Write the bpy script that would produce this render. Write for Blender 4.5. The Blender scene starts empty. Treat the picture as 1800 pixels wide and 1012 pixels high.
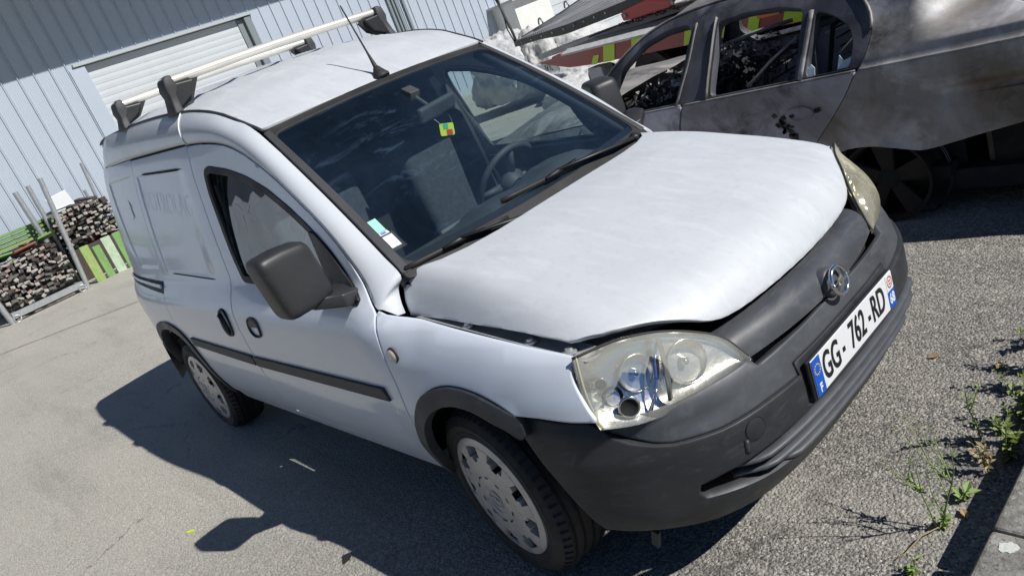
import bpy, bmesh, math, random
import numpy as np
from mathutils import Vector, Matrix
from mathutils.geometry import delaunay_2d_cdt
SC = bpy.context.scene
COL = SC.collection
R = math.radians

# ---------------------------------------------------------------- camera
cam_d = bpy.data.cameras.new("camera")
cam = bpy.data.objects.new("camera", cam_d)
COL.objects.link(cam)
CAM_POS = Vector((1.7626, -1.7641, 1.5872))
ROWS = ((.6449, .6808, -.3472), (.0239, -.4721, -.8812), (-.7639, .5601, -.3207))
_x = Vector(ROWS[0]).normalized(); _z = -Vector(ROWS[2]).normalized(); _y = _z.cross(_x).normalized(); _x = _y.cross(_z)
cam.matrix_world = Matrix(((_x.x, _y.x, _z.x, CAM_POS.x), (_x.y, _y.y, _z.y, CAM_POS.y), (_x.z, _y.z, _z.z, CAM_POS.z), (0, 0, 0, 1)))
cam_d.sensor_width = 36.0
cam_d.lens = 1304.63 / 1800 * 36
cam_d.clip_start = .05
cam_d.clip_end = 600
SC.camera = cam

# ---------------------------------------------------------------- sky, sun, exposure
SUN_TO = Vector((.97, .335, 1.0)).normalized()
elev = math.asin(SUN_TO.z)
azim = math.atan2(SUN_TO.x, SUN_TO.y)
W = bpy.data.worlds.new("World")
SC.world = W
W.use_nodes = True
nt = W.node_tree
bg = nt.nodes["Background"]
sky = nt.nodes.new("ShaderNodeTexSky")
sky.sky_type = 'NISHITA'
sky.sun_disc = False
sky.sun_elevation = elev
sky.sun_rotation = azim
sky.altitude = 250
sky.air_density = 1.0
sky.dust_density = .1
sky.ozone_density = 9.0
bg.inputs[1].default_value = .050
nt.links.new(sky.outputs[0], bg.inputs[0])
sun_d = bpy.data.lights.new("sun", 'SUN')
sun_d.energy = 4.9
sun_d.angle = R(.53)
sun_d.color = (1.0, .97, .925)
sun = bpy.data.objects.new("sun", sun_d)
COL.objects.link(sun)
sun.rotation_euler = SUN_TO.to_track_quat('Z', 'Y').to_euler()
sun.location = (0, 0, 30)
SC.view_settings.view_transform = 'Standard'
SC.view_settings.look = 'None'
SC.view_settings.exposure = .0
SC.view_settings.gamma = 1
SC.view_settings.use_curve_mapping = False
SC.cycles.max_bounces = 10
SC.cycles.transparent_max_bounces = 24

# ---------------------------------------------------------------- object helpers
def tag(o, label=None, cat=None, group=None, kind=None):
    if label: o["label"] = label
    if cat: o["category"] = cat
    if group: o["group"] = group
    if kind: o["kind"] = kind
    return o
def thing(name, label, cat, loc=(0, 0, 0), group=None):
    o = bpy.data.objects.new(name, None)
    o.empty_display_size = .1
    COL.objects.link(o)
    o.location = loc
    return tag(o, label, cat, group)
def link(name, me, mat, parent=None):
    me.name = name
    if mat is not None:
        for m in (mat if isinstance(mat, (list, tuple)) else [mat]): me.materials.append(m)
    o = bpy.data.objects.new(name, me)
    COL.objects.link(o)
    if parent is not None:
        o.parent = parent
        pl = parent.location.copy() if parent.parent is None else Vector((0, 0, 0))
        o.matrix_parent_inverse = Matrix.Translation(-pl)     # meshes are given in world metres
    return o
def mk(name, v, f, mat, parent=None, smooth=False, normals=None, mi=None):
    me = bpy.data.meshes.new(name)
    me.from_pydata([tuple(p) for p in v], [], f)
    me.validate(clean_customdata=False)
    if smooth:
        for p in me.polygons: p.use_smooth = True
    if mi is not None and len(mi) == len(me.polygons):
        for p, k in zip(me.polygons, mi): p.material_index = k
    me.update()
    if normals is not None and len(normals) == len(me.vertices):
        me.normals_split_custom_set_from_vertices([tuple(n) for n in normals])
    return link(name, me, mat, parent)
class MB:
    """collects shapes into ONE mesh"""
    def __init__(self): self.v = []; self.f = []; self.m = []
    def add(self, v, f, m=0):
        b = len(self.v); self.v += [tuple(p) for p in v]; self.f += [tuple(b + i for i in q) for q in f]; self.m += [m] * len(f)
        return self
    def box(self, c, s, rot=None, m=0, taper=None):
        hx, hy, hz = s[0] / 2, s[1] / 2, s[2] / 2
        P = [Vector((x, y, z)) for z in (-hz, hz) for x, y in ((-hx, -hy), (hx, -hy), (hx, hy), (-hx, hy))]
        if taper:
            for p in P[4:]: p.x *= taper; p.y *= taper
        if rot is not None: P = [rot @ p for p in P]
        c = Vector(c)
        return self.add([p + c for p in P], [(3, 2, 1, 0), (4, 5, 6, 7), (0, 1, 5, 4), (1, 2, 6, 5), (2, 3, 7, 6), (3, 0, 4, 7)], m)
    def tube(self, path, r, n=8, m=0, cap=True, sq=(1, 1), up=None):
        P = [Vector(p) for p in path]; rings = []
        pu = None
        for i, p in enumerate(P):
            t = (P[min(i + 1, len(P) - 1)] - P[max(i - 1, 0)]).normalized()
            u = Vector(up) if up is not None else (pu if pu is not None else (Vector((0, 0, 1)) if abs(t.z) < .9 else Vector((1, 0, 0))))
            a = (u - t * u.dot(t)).normalized(); b = t.cross(a); pu = a
            rr = r[i] if isinstance(r, (list, tuple)) else r
            rings.append([p + a * (math.cos(2 * math.pi * k / n) * rr * sq[0]) + b * (math.sin(2 * math.pi * k / n) * rr * sq[1]) for k in range(n)])
        v = [q for g in rings for q in g]; f = []
        for i in range(len(P) - 1):
            for k in range(n):
                f.append((i * n + k, i * n + (k + 1) % n, (i + 1) * n + (k + 1) % n, (i + 1) * n + k))
        if cap:
            f.append(tuple(range(n - 1, -1, -1))); f.append(tuple((len(P) - 1) * n + k for k in range(n)))
        return self.add(v, f, m)
    def lathe(self, prof, c, ax, n=32, m=0, ref=None):
        """prof: list of (r, h) along axis ax from c"""
        ax = Vector(ax).normalized(); c = Vector(c)
        u = Vector(ref) if ref is not None else (Vector((0, 0, 1)) if abs(ax.z) < .9 else Vector((1, 0, 0)))
        a = (u - ax * u.dot(ax)).normalized(); b = ax.cross(a)
        v = []; f = []
        for r, h in prof:
            for k in range(n):
                t = 2 * math.pi * k / n
                v.append(c + ax * h + (a * math.cos(t) + b * math.sin(t)) * r)
        for i in range(len(prof) - 1):
            for k in range(n):
                f.append((i * n + k, i * n + (k + 1) % n, (i + 1) * n + (k + 1) % n, (i + 1) * n + k))
        return self.add(v, f, m)
    def prism(self, poly, d, m=0):
        """poly: 3D loop, d: extrusion vector"""
        d = Vector(d); P = [Vector(p) for p in poly]; n = len(P)
        return self.add(P + [p + d for p in P], [tuple(range(n))[::-1], tuple(range(n, 2 * n))] + [(k, (k + 1) % n, n + (k + 1) % n, n + k) for k in range(n)], m)
    def grid(self, fn, nu, nv, m=0, flip=False):
        v = [fn(i / nu, j / nv) for i in range(nu + 1) for j in range(nv + 1)]
        f = []
        for i in range(nu):
            for j in range(nv):
                q = (i * (nv + 1) + j, (i + 1) * (nv + 1) + j, (i + 1) * (nv + 1) + j + 1, i * (nv + 1) + j + 1)
                f.append(q[::-1] if flip else q)
        return self.add(v, f, m)
    def build(self, name, mat, parent=None, smooth=False, bevel=0, seg=2, auto=None):
        me = bpy.data.meshes.new(name)
        me.from_pydata(self.v, [], self.f)
        for p, k in zip(me.polygons, self.m): p.material_index = k
        bm = bmesh.new(); bm.from_mesh(me)
        bmesh.ops.recalc_face_normals(bm, faces=bm.faces)
        if bevel:
            ed = [e for e in bm.edges if len(e.link_faces) == 2 and e.calc_face_angle(0) > R(35)]
            bmesh.ops.bevel(bm, geom=ed, offset=bevel, segments=seg, affect='EDGES', profile=.5, clamp_overlap=True)
        if smooth or auto:
            for p in bm.faces: p.smooth = True
            lim = R(auto or 180)
            for e in bm.edges:
                if len(e.link_faces) == 2 and e.calc_face_angle(0) > lim: e.smooth = False
        bm.to_mesh(me); bm.free()
        return link(name, me, mat, parent)
def inside(p, poly):
    x, y = p; c = False; n = len(poly); j = n - 1
    for i in range(n):
        xi, yi = poly[i]; xj, yj = poly[j]
        if (yi > y) != (yj > y) and x < (xj - xi) * (y - yi) / (yj - yi) + xi: c = not c
        j = i
    return c
def dist_poly(p, poly):
    best = 9
    n = len(poly)
    for i in range(n):
        ax, ay = poly[i]; bx, by = poly[(i + 1) % n]
        dx, dy = bx - ax, by - ay; l = dx * dx + dy * dy
        t = 0 if l < 1e-12 else max(0, min(1, ((p[0] - ax) * dx + (p[1] - ay) * dy) / l))
        d = math.hypot(ax + t * dx - p[0], ay + t * dy - p[1])
        if d < best: best = d
    return best
def dens(pts, step, closed=True):
    out = []; n = len(pts)
    for i in range(n if closed else n - 1):
        a = pts[i]; b = pts[(i + 1) % n]; l = math.hypot(b[0] - a[0], b[1] - a[1]); k = max(1, int(round(l / step)))
        for j in range(k): out.append((a[0] + (b[0] - a[0]) * j / k, a[1] + (b[1] - a[1]) * j / k))
    if not closed: out.append(tuple(pts[-1]))
    return out
def cr(pts, k=4):
    """open Catmull-Rom through 2D or 3D points"""
    out = []; n = len(pts); D = len(pts[0])
    for i in range(n - 1):
        p0 = pts[max(0, i - 1)]; p1 = pts[i]; p2 = pts[i + 1]; p3 = pts[min(n - 1, i + 2)]
        for j in range(k):
            t = j / k
            out.append(tuple(.5 * (2 * p1[c] + (p2[c] - p0[c]) * t + (2 * p0[c] - 5 * p1[c] + 4 * p2[c] - p3[c]) * t * t + (3 * p1[c] - p0[c] - 3 * p2[c] + p3[c]) * t ** 3) for c in range(D)))
    out.append(tuple(pts[-1]))
    return out
def rnd_poly(pts, r, k=4):
    """round the corners of a closed 2D polygon"""
    out = []; n = len(pts)
    for i in range(n):
        p = Vector(pts[i]); a = Vector(pts[i - 1]); b = Vector(pts[(i + 1) % n])
        da = (a - p); db = (b - p); rr = min(r, da.length * .45, db.length * .45)
        s = p + da.normalized() * rr; e = p + db.normalized() * rr
        for j in range(k + 1):
            t = j / k
            q = s * (1 - t) ** 2 + p * 2 * t * (1 - t) + e * t * t
            out.append((q.x, q.y))
    return out
def panel(name, fld, outline, mat, parent, holes=(), res=.045, th=.014, mirror=False, off=0.0, step=None, inset=.004, ratio=1.0, edge_round=.6, extra=(), lines=()):
    """a sheet of pressed metal: the field fld(a, b) cut to an outline, with a turned-in edge"""
    step = step or res * .6
    loops = [dens(outline, step)] + [dens(h, step) for h in holes]
    pts = []; edges = []
    for L in loops:
        b = len(pts); n = len(L)
        pts += L
        edges += [(b + i, b + (i + 1) % n) for i in range(n)]
    nb = len(pts)
    def ins(p):
        return inside(p, loops[0]) and not any(inside(p, h) for h in loops[1:])
    for L in loops:                                       # a close inner ring, so that only the edge itself is rounded
        n = len(L)
        for i in range(n):
            ax, ay = L[i - 1]; bx, by = L[(i + 1) % n]
            dx, dy = bx - ax, by - ay; l = math.hypot(dx, dy) or 1
            for sg in (1, -1):
                q = (L[i][0] - sg * dy / l * inset, L[i][1] + sg * dx / l * inset)
                if ins(q) and min(dist_poly(q, K) for K in loops) > inset * .8:
                    pts.append(q); break
    xs = [p[0] for p in loops[0]]; ys = [p[1] for p in loops[0]]
    ra, rb = res, res * ratio
    nx = int((max(xs) - min(xs)) / ra) + 1; ny = int((max(ys) - min(ys)) / rb) + 1
    for i in range(nx + 1):
        for j in range(ny + 1):
            q = (min(xs) + (i + .5 * (j % 2)) * ra, min(ys) + j * rb)
            if ins(q) and min(dist_poly(q, K) for K in loops) > max(inset * 1.6, .35 * min(ra, rb)): pts.append(q)
    for ln in lines:
        ln = [q for q in ln if ins(q) and min(dist_poly(q, K) for K in loops) > .006]
        b = len(pts); pts += ln; edges += [(b + i, b + i + 1) for i in range(len(ln) - 1)]
    for q in extra:
        if ins(q) and min(dist_poly(q, K) for K in loops) > .006: pts.append(q)
    V2, E2, F2, ov, _, _ = delaunay_2d_cdt([Vector(p) for p in pts], edges, [], 0, 1e-6)
    F = []
    for t in F2:
        c = ((V2[t[0]].x + V2[t[1]].x + V2[t[2]].x) / 3, (V2[t[0]].y + V2[t[1]].y + V2[t[2]].y) / 3)
        if ins(c): F.append(tuple(t))
    P = []; N = []
    e = 1.5e-3
    for q in V2:
        a, b = q.x, q.y
        p = Vector(fld(a, b))
        n = (Vector(fld(a + e, b)) - Vector(fld(a - e, b))).cross(Vector(fld(a, b + e)) - Vector(fld(a, b - e)))
        n.normalize()
        P.append(p); N.append(n)
    # orientation: panels are asked to face away from the van/car centre by the caller's field order
    cnt = {}
    for t in F:
        for k in range(3):
            ed = (t[k], t[(k + 1) % 3])
            if (ed[1], ed[0]) in cnt: del cnt[(ed[1], ed[0])]
            else: cnt[ed] = 1
    P = [p + n * off for p, n in zip(P, N)]
    v = list(P); nn = [n.copy() for n in N]; f = list(F)
    bset = {}
    for (a, b) in cnt:
        d = (P[b] - P[a])
        if d.length < 1e-9: continue
        lat = d.cross(N[a]).normalized()
        for k in (a, b): bset.setdefault(k, Vector((0, 0, 0))); bset[k] += lat
    top = {}; bot = {}
    for k, lat in bset.items():
        lat = lat.normalized() if lat.length > 1e-9 else N[k]
        nn[k] = (N[k] + lat * edge_round).normalized()
        top[k] = len(v); v.append(P[k]); nn.append((lat + N[k] * .5).normalized())
        bot[k] = len(v); v.append(P[k] - N[k] * th); nn.append(lat)
    for (a, b) in cnt:
        if a in top and b in top: f.append((b, a, bot[a], bot[b])) if False else f.append((a, bot[a], bot[b], b)) if False else f.append((top[a], bot[a], bot[b], top[b]))
    if mirror:
        v = [Vector((p[0], -p[1], p[2])) for p in v]; nn = [Vector((n[0], -n[1], n[2])) for n in nn]; f = [q[::-1] for q in f]
    return mk(name, v, f, mat, parent, smooth=True, normals=nn)
def text_mesh(name, body, size, mat, parent, M, sx=1.0, ext=.0008, offset=0.0, align='CENTER'):
    cu = bpy.data.curves.new(name, 'FONT')
    cu.body = body; cu.size = size; cu.extrude = ext; cu.offset = offset; cu.align_x = align; cu.align_y = 'CENTER'; cu.resolution_u = 6
    o = bpy.data.objects.new(name, cu); COL.objects.link(o)
    bpy.context.view_layer.update()
    me = bpy.data.meshes.new_from_object(o.evaluated_get(bpy.context.evaluated_depsgraph_get()))
    bpy.data.objects.remove(o); bpy.data.curves.remove(cu)
    me.transform(M @ Matrix.Diagonal((sx, 1, 1, 1)))
    me.materials.clear()
    return link(name, me, mat, parent)

# ---------------------------------------------------------------- material helpers
MATS = {}
def nodes_of(name):
    m = bpy.data.materials.new(name); m.use_nodes = True
    return m, m.node_tree, m.node_tree.nodes["Principled BSDF"]
def noise(t, scale, detail=4, rough=.55, vec=None, dist=0.0, kind='noise'):
    n = t.nodes.new("ShaderNodeTexNoise"); n.inputs["Scale"].default_value = scale; n.inputs["Detail"].default_value = detail
    n.inputs["Roughness"].default_value = rough; n.inputs["Distortion"].default_value = dist
    if vec is not None: t.links.new(vec, n.inputs["Vector"])
    return n
def ramp(t, sock, a, b, ca=(0, 0, 0, 1), cb=(1, 1, 1, 1)):
    r = t.nodes.new("ShaderNodeValToRGB"); r.color_ramp.elements[0].position = a; r.color_ramp.elements[1].position = b
    r.color_ramp.elements[0].color = ca; r.color_ramp.elements[1].color = cb
    t.links.new(sock, r.inputs[0]); return r
def mix(t, fac, a, b):
    m = t.nodes.new("ShaderNodeMix"); m.data_type = 'RGBA'
    for s, x in ((m.inputs["Factor"], fac), (m.inputs[6], a), (m.inputs[7], b)):
        if hasattr(x, 'is_linked'): t.links.new(x, s)
        elif isinstance(x, (int, float)): s.default_value = x
        else: s.default_value = (*x, 1) if len(x) == 3 else x
    return m.outputs[2]
def coords(t, scale=(1, 1, 1)):
    c = t.nodes.new("ShaderNodeTexCoord")
    if scale == (1, 1, 1): return c.outputs["Object"]
    mp = t.nodes.new("ShaderNodeMapping"); mp.inputs["Scale"].default_value = scale
    t.links.new(c.outputs["Object"], mp.inputs[0]); return mp.outputs[0]
def mat(name, col, rough=.5, metal=0.0, layers=(), bump=None, coat=0.0, spec=.5, rvar=0.0, stretch=(1, 1, 1), coat_rough=.1):
    """layers: (scale, lo, hi, colour, amount[, stretch])"""
    m, t, p = nodes_of(name)
    vec = coords(t, stretch)
    p.inputs["Roughness"].default_value = rough; p.inputs["Metallic"].default_value = metal
    p.inputs["Specular IOR Level"].default_value = spec
    p.inputs["Coat Weight"].default_value = coat; p.inputs["Coat Roughness"].default_value = coat_rough
    cur = (*col, 1)
    for L in layers:
        v2 = coords(t, L[5]) if len(L) > 5 else vec
        n = noise(t, L[0], 6, .6, v2, .4)
        r = ramp(t, n.outputs[0], L[1], L[2], (0, 0, 0, 1), (L[4],) * 3 + (1,))
        cur = mix(t, r.outputs[0], cur, L[3])
    if hasattr(cur, 'is_linked'): t.links.new(cur, p.inputs["Base Color"])
    else: p.inputs["Base Color"].default_value = cur
    if rvar:
        n = noise(t, 9, 5, .6, vec, .3)
        mr = t.nodes.new("ShaderNodeMapRange"); mr.inputs[1].default_value = .3; mr.inputs[2].default_value = .7
        mr.inputs[3].default_value = max(.02, rough - rvar); mr.inputs[4].default_value = min(1, rough + rvar)
        t.links.new(n.outputs[0], mr.inputs[0]); t.links.new(mr.outputs[0], p.inputs["Roughness"])
    if bump:
        n = noise(t, bump[0], 4, .6, vec)
        b = t.nodes.new("ShaderNodeBump"); b.inputs["Strength"].default_value = bump[1]; b.inputs["Distance"].default_value = bump[2] if len(bump) > 2 else .003
        t.links.new(n.outputs[0], b.inputs["Height"]); t.links.new(b.outputs[0], p.inputs["Normal"])
    MATS[name] = m
    return m
def glass(name, tint, refl_rough=.02, haze=0.0, haze_col=(.6, .6, .6), ior=1.5, smear=None):
    """a pane: tinted transparency, Fresnel reflection, and dust that scatters a little"""
    m, t, p = nodes_of(name)
    t.nodes.remove(p)
    out = t.nodes["Material Output"]
    tr = t.nodes.new("ShaderNodeBsdfTransparent"); tr.inputs[0].default_value = (*tint, 1)
    gl = t.nodes.new("ShaderNodeBsdfGlossy"); gl.inputs[0].default_value = (1, 1, 1, 1); gl.inputs["Roughness"].default_value = refl_rough
    fr = t.nodes.new("ShaderNodeFresnel")
    geo = t.nodes.new("ShaderNodeNewGeometry"); mi_ = t.nodes.new("ShaderNodeMapRange")     # a thin pane reflects alike from both sides
    mi_.inputs[3].default_value = ior; mi_.inputs[4].default_value = 1 / ior
    t.links.new(geo.outputs["Backfacing"], mi_.inputs[0]); t.links.new(mi_.outputs[0], fr.inputs[0])
    mx = t.nodes.new("ShaderNodeMixShader")
    t.links.new(fr.outputs[0], mx.inputs[0]); t.links.new(tr.outputs[0], mx.inputs[1]); t.links.new(gl.outputs[0], mx.inputs[2])
    last = mx.outputs[0]
    if haze or smear:
        df = t.nodes.new("ShaderNodeBsdfDiffuse"); df.inputs[0].default_value = (*haze_col, 1)
        m2 = t.nodes.new("ShaderNodeMixShader")
        vec = coords(t)
        n = noise(t, 3.0, 6, .65, vec, .6)
        r = ramp(t, n.outputs[0], .35, .75, (haze * .5,) * 3 + (1,), (haze * 1.5,) * 3 + (1,))
        fac = r.outputs[0]
        if smear:
            mp = t.nodes.new("ShaderNodeMapping"); mp.inputs["Scale"].default_value = smear[0]; mp.inputs["Rotation"].default_value = smear[1]
            t.links.new(vec, mp.inputs[0])
            n2 = noise(t, smear[2], 7, .7, mp.outputs[0], 1.6)
            r2 = ramp(t, n2.outputs[0], smear[3], smear[4], (0, 0, 0, 1), (smear[5],) * 3 + (1,))
            n3 = noise(t, 2.2, 3, .5, vec); r3 = ramp(t, n3.outputs[0], .46, .62)
            mm = t.nodes.new("ShaderNodeMath"); mm.operation = 'MULTIPLY'; t.links.new(r2.outputs[0], mm.inputs[0]); t.links.new(r3.outputs[0], mm.inputs[1])
            ad = t.nodes.new("ShaderNodeMath"); ad.operation = 'ADD'; t.links.new(mm.outputs[0], ad.inputs[0]); t.links.new(fac, ad.inputs[1])
            fac = ad.outputs[0]
        t.links.new(fac, m2.inputs[0]); t.links.new(last, m2.inputs[1]); t.links.new(df.outputs[0], m2.inputs[2]); last = m2.outputs[0]
    t.links.new(last, out.inputs[0])
    MATS[name] = m
    return m
# ---------------------------------------------------------------- body surfaces (measured, metres)
def spl(xs, ys, t):
    n = len(xs)
    if t <= xs[0]:
        return ys[0] + (t - xs[0]) * (ys[1] - ys[0]) / (xs[1] - xs[0])
    if t >= xs[-1]:
        return ys[-1] + (t - xs[-1]) * (ys[-1] - ys[-2]) / (xs[-1] - xs[-2])
    i = 0
    while t > xs[i + 1]:
        i += 1
    def sl(k):
        if k == 0: return (ys[1] - ys[0]) / (xs[1] - xs[0])
        if k == n - 1: return (ys[-1] - ys[-2]) / (xs[-1] - xs[-2])
        d0 = (ys[k] - ys[k-1]) / (xs[k] - xs[k-1]); d1 = (ys[k+1] - ys[k]) / (xs[k+1] - xs[k])
        if d0 * d1 <= 0: return 0.0
        h0 = xs[k] - xs[k-1]; h1 = xs[k+1] - xs[k]
        w1 = 2 * h1 + h0; w2 = h1 + 2 * h0
        return (w1 + w2) / (w1 / d0 + w2 / d1)
    h = xs[i+1] - xs[i]; u = (t - xs[i]) / h
    m0 = sl(i) * h; m1 = sl(i+1) * h
    return (2*u**3 - 3*u*u + 1) * ys[i] + (u**3 - 2*u*u + u) * m0 + (-2*u**3 + 3*u*u) * ys[i+1] + (u**3 - u*u) * m1
def sstep(a, b, t):
    u = min(1.0, max(0.0, (t - a) / (b - a)))
    return u * u * (3 - 2 * u)
CZ = [.10, .15, .22, .30, .36, .42, .50, .60, .75, .85, .90, .93, .97, 1.0, 1.1, 1.2, 1.3, 1.4, 1.5, 1.56, 1.62, 1.66, 1.70, 1.74, 1.78]
CY = [.69, .71, .738, .772, .797, .818, .836, .845, .843, .836, .824, .811, .79, .776, .760, .744, .725, .704, .68, .664, .642, .621, .588, .54, .46]
FU = [-.05, 0, .012, .035, .075, .13, .21, .32, .40, .48, .54, .62, .72]
FY = [.66, .725, .748, .771, .797, .820, .836, .843, .836, .812, .788, .756, .71]
def fender_top(x):
    return .900 - .098 * (x + .33) / .82 * 1.0
FZ = [.86, .90, .93, .97, 1.0, 1.05, 1.1, 1.2, 1.3, 1.4, 1.5, 1.56, 1.62, 1.66, 1.70, 1.74]
FN = [0, .004, .010, .024, .031, .037, .041, .042, .040, .037, .030, .025, .018, .012, .002, 0]
def side_y(x, z):
    c = spl(CZ, CY, z)
    if .86 < z < 1.74 and x > -1.75:
        c -= 1.06 * spl(FZ, FN, z) * sstep(-1.75, -.85, x)       # the cabin narrows towards the windscreen
    if x < -1.9:
        t = spl([-4., -3.5, -3.42, -3.3, -3.0, -2.6, -1.9], [.5, .15, .085, .045, .012, .002, 0], x)
        c -= t * (1.0 + .5 * sstep(.95, .5, z))
    if x > -.55:
        f = spl(FU, FY, fender_top(x) - z)
        f -= spl([-.6, .15, .3, .42, .52, .60, .70], [0, 0, .006, .022, .05, .09, .16], x) * (1.0 - .0 * z)
        r = math.hypot(x, z - .285)
        f += .016 * sstep(.50, .43, r) * sstep(.75, .55, z)
        k = sstep(-.42, -.12, x)
        c = c * (1 - k) + f * k
    return c
def f_side(x, z):
    return (x, -side_y(x, z), z)
HS = [-.30, -.18, .05, .28, .39, .52, .60, .65, .68, .695, .705]
HZ = [1.003, .992, .967, .918, .892, .855, .822, .784, .745, .708, .66]
def hood_z(x, y):
    a = abs(y)
    s = x + .08 * (a / .6) ** 2
    z = spl(HS, HZ, s) + .010 * (1 - (a / .6) ** 2)
    D = spl([-.30, 0, .3, .46, .6], [.135, .105, .055, .035, .03], x)
    if a > .59: z -= D * ((a - .59) / .11) ** 2
    return z
def f_hood(x, y):
    return (x, y, hood_z(x, y))
ZGX = [-3.45, -3.38, -3.25, -3.0, -2.5, -2.0, -1.75, -1.5, -1.38, -1.21, -1.1, -1.0, -.935, -.88]
ZGZ = [1.60, 1.70, 1.762, 1.785, 1.778, 1.756, 1.737, 1.711, 1.692, 1.650, 1.606, 1.564, 1.532, 1.500]
def gutter_y(x):
    return spl([-3.45, -3.3, -3.0, -2.4, -1.5, -1.2, -.95], [.50, .545, .575, .59, .592, .588, .578], x)
def roof_z(x, y):
    q = min(1.2, abs(y) / gutter_y(x))
    z = spl(ZGX, ZGZ, x) + spl([-3.4, -2, -1.5, -.9], [.05, .052, .045, .020], x) * (1 - q ** 2.4)
    k = sstep(-1.30, -1.48, x) * sstep(-3.3, -3.2, x)
    if k > 0:
        for yb in (-.42, -.24, .24, .42, 0):
            z += .0085 * k * math.exp(-((y - yb) / .022) ** 2)
    return z
def f_roof(x, y):
    return (x, y, roof_z(x, y))
# windscreen: s in -1..1 across, t 0 (bottom) .. 1 (top)
def f_ws(s, t):
    a = s * s
    xb = -.175 - .078 * a; yb = .655 * s; zb = .968 + .006 * a
    xt = -.925 - .032 * a; yt = .575 * s; zt = 1.546 - .022 * a
    u = t
    bul = .022 * 4 * u * (1 - u) * (1 - .3 * a)
    return (xb + (xt - xb) * u + bul * .6, yb + (yt - yb) * u, zb + (zt - zb) * u + bul * .8)
# bumper: plan curve by arc length s (right side positive = -y)
PY = [0, .15, .26, .40, .50, .60, .68, .74, .78, .805, .82, .828, .832]
PX = [.795, .793, .787, .770, .745, .696, .632, .560, .485, .415, .345, .28, .20]
PS = [0.0]
for _i in range(1, len(PY)):
    PS.append(PS[-1] + math.hypot(PY[_i] - PY[_i-1], PX[_i] - PX[_i-1]))
VZ = [.12, .16, .20, .25, .30, .36, .45, .50, .53, .56, .60, .62, .66, .72]
VD = [.16, .115, .080, .046, .020, .005, 0, 0, .004, .010, .022, .035, .065, .13]
def plan(s):
    a = abs(s)
    x = spl(PS, PX, a); y = spl(PS, PY, a)
    e = 1e-3
    dx = spl(PS, PX, a + e) - spl(PS, PX, a - e); dy = spl(PS, PY, a + e) - spl(PS, PY, a - e)
    if a < e: dx, dy = 0.0, 1.0
    l = math.hypot(dx, dy)
    nx, ny = dy / l, -dx / l
    return x, y, nx, ny
def f_bump(s, z, off=0.0):
    x, y, nx, ny = plan(s)
    d = spl(VZ, VD, z) * (1 - .45 * sstep(.75, 1.05, abs(s))) + off
    sg = 1 if s >= 0 else -1
    return (x - nx * d, -sg * (y - ny * d), z)
# headlight lens (right): u along from inner tip (0) to rear outer (1), v 0 bottom .. 1 top
HB = [(.715, -.372, .606), (.700, -.45, .606), (.668, -.55, .600), (.632, -.62, .596), (.585, -.70, .606), (.531, -.766, .626)]
HT = [(.712, -.380, .620), (.674, -.405, .687), (.631, -.455, .732), (.579, -.535, .775), (.523, -.625, .797), (.476, -.728, .804)]
def _crv(P, t):
    n = len(P) - 1
    ks = [i / n for i in range(n + 1)]
    return [spl2(ks, [p[c] for p in P], t) for c in range(3)]
def spl2(xs, ys, t):
    n = len(xs); t = min(max(t, xs[0]), xs[-1]); i = 0
    while i < n - 2 and t > xs[i+1]: i += 1
    def sl(k):
        a = max(0, k - 1); b = min(n - 1, k + 1)
        return (ys[b] - ys[a]) / (xs[b] - xs[a])
    h = xs[i+1] - xs[i]; u = (t - xs[i]) / h; m0 = sl(i) * h; m1 = sl(i+1) * h
    return (2*u**3 - 3*u*u + 1) * ys[i] + (u**3 - 2*u*u + u) * m0 + (-2*u**3 + 3*u*u) * ys[i+1] + (u**3 - u*u) * m1
def f_lamp(u, v):
    a = _crv(HB, u); b = _crv(HT, u)
    k = .045 * 4 * v * (1 - v) * math.sin(math.pi * min(1, max(0, u * .9 + .05)))
    bu = .020 * math.sin(math.pi * min(1, max(0, v)) ** .8) * max(0, u) ** 4
    return (a[0] + (b[0]-a[0]) * v + k * .75 - bu, a[1] + (b[1]-a[1]) * v - k * .45, a[2] + (b[2]-a[2]) * v + k * .5)
# burnt saloon side (its flank faces -y)
BZ = [.10, .20, .30, .40, .52, .62, .72, .790, .797, .806, .84, .90, 1.0, 1.1, 1.18, 1.23, 1.27, 1.30]
BI = [.07, .05, .03, .02, .012, .012, .006, .0, .003, .019, .034, .067, .130, .190, .250, .305, .375, .46]
def bmw_y(x, z):
    i = spl(BZ, BI, z)
    t = spl([-3.6, -3.3, -2.9, -2.4, -1.5, .2, .7, 1.2, 1.5, 1.7], [.40, .22, .09, .03, .0, .0, .012, .06, .12, .25], x)
    # rear haunch: the roof pillar runs out on to the boot, so above the crease it stands prouder there
    if z > .80 and x > .1:
        i -= .40 * max(0, i - .03) * sstep(.15, .75, x)
        i += max(0, z - .862) * 3.2 * sstep(.34, .62, x)
    return 1.80 + i + t
def f_bmw(x, z):
    return (x, bmw_y(x, z), z)
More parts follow.
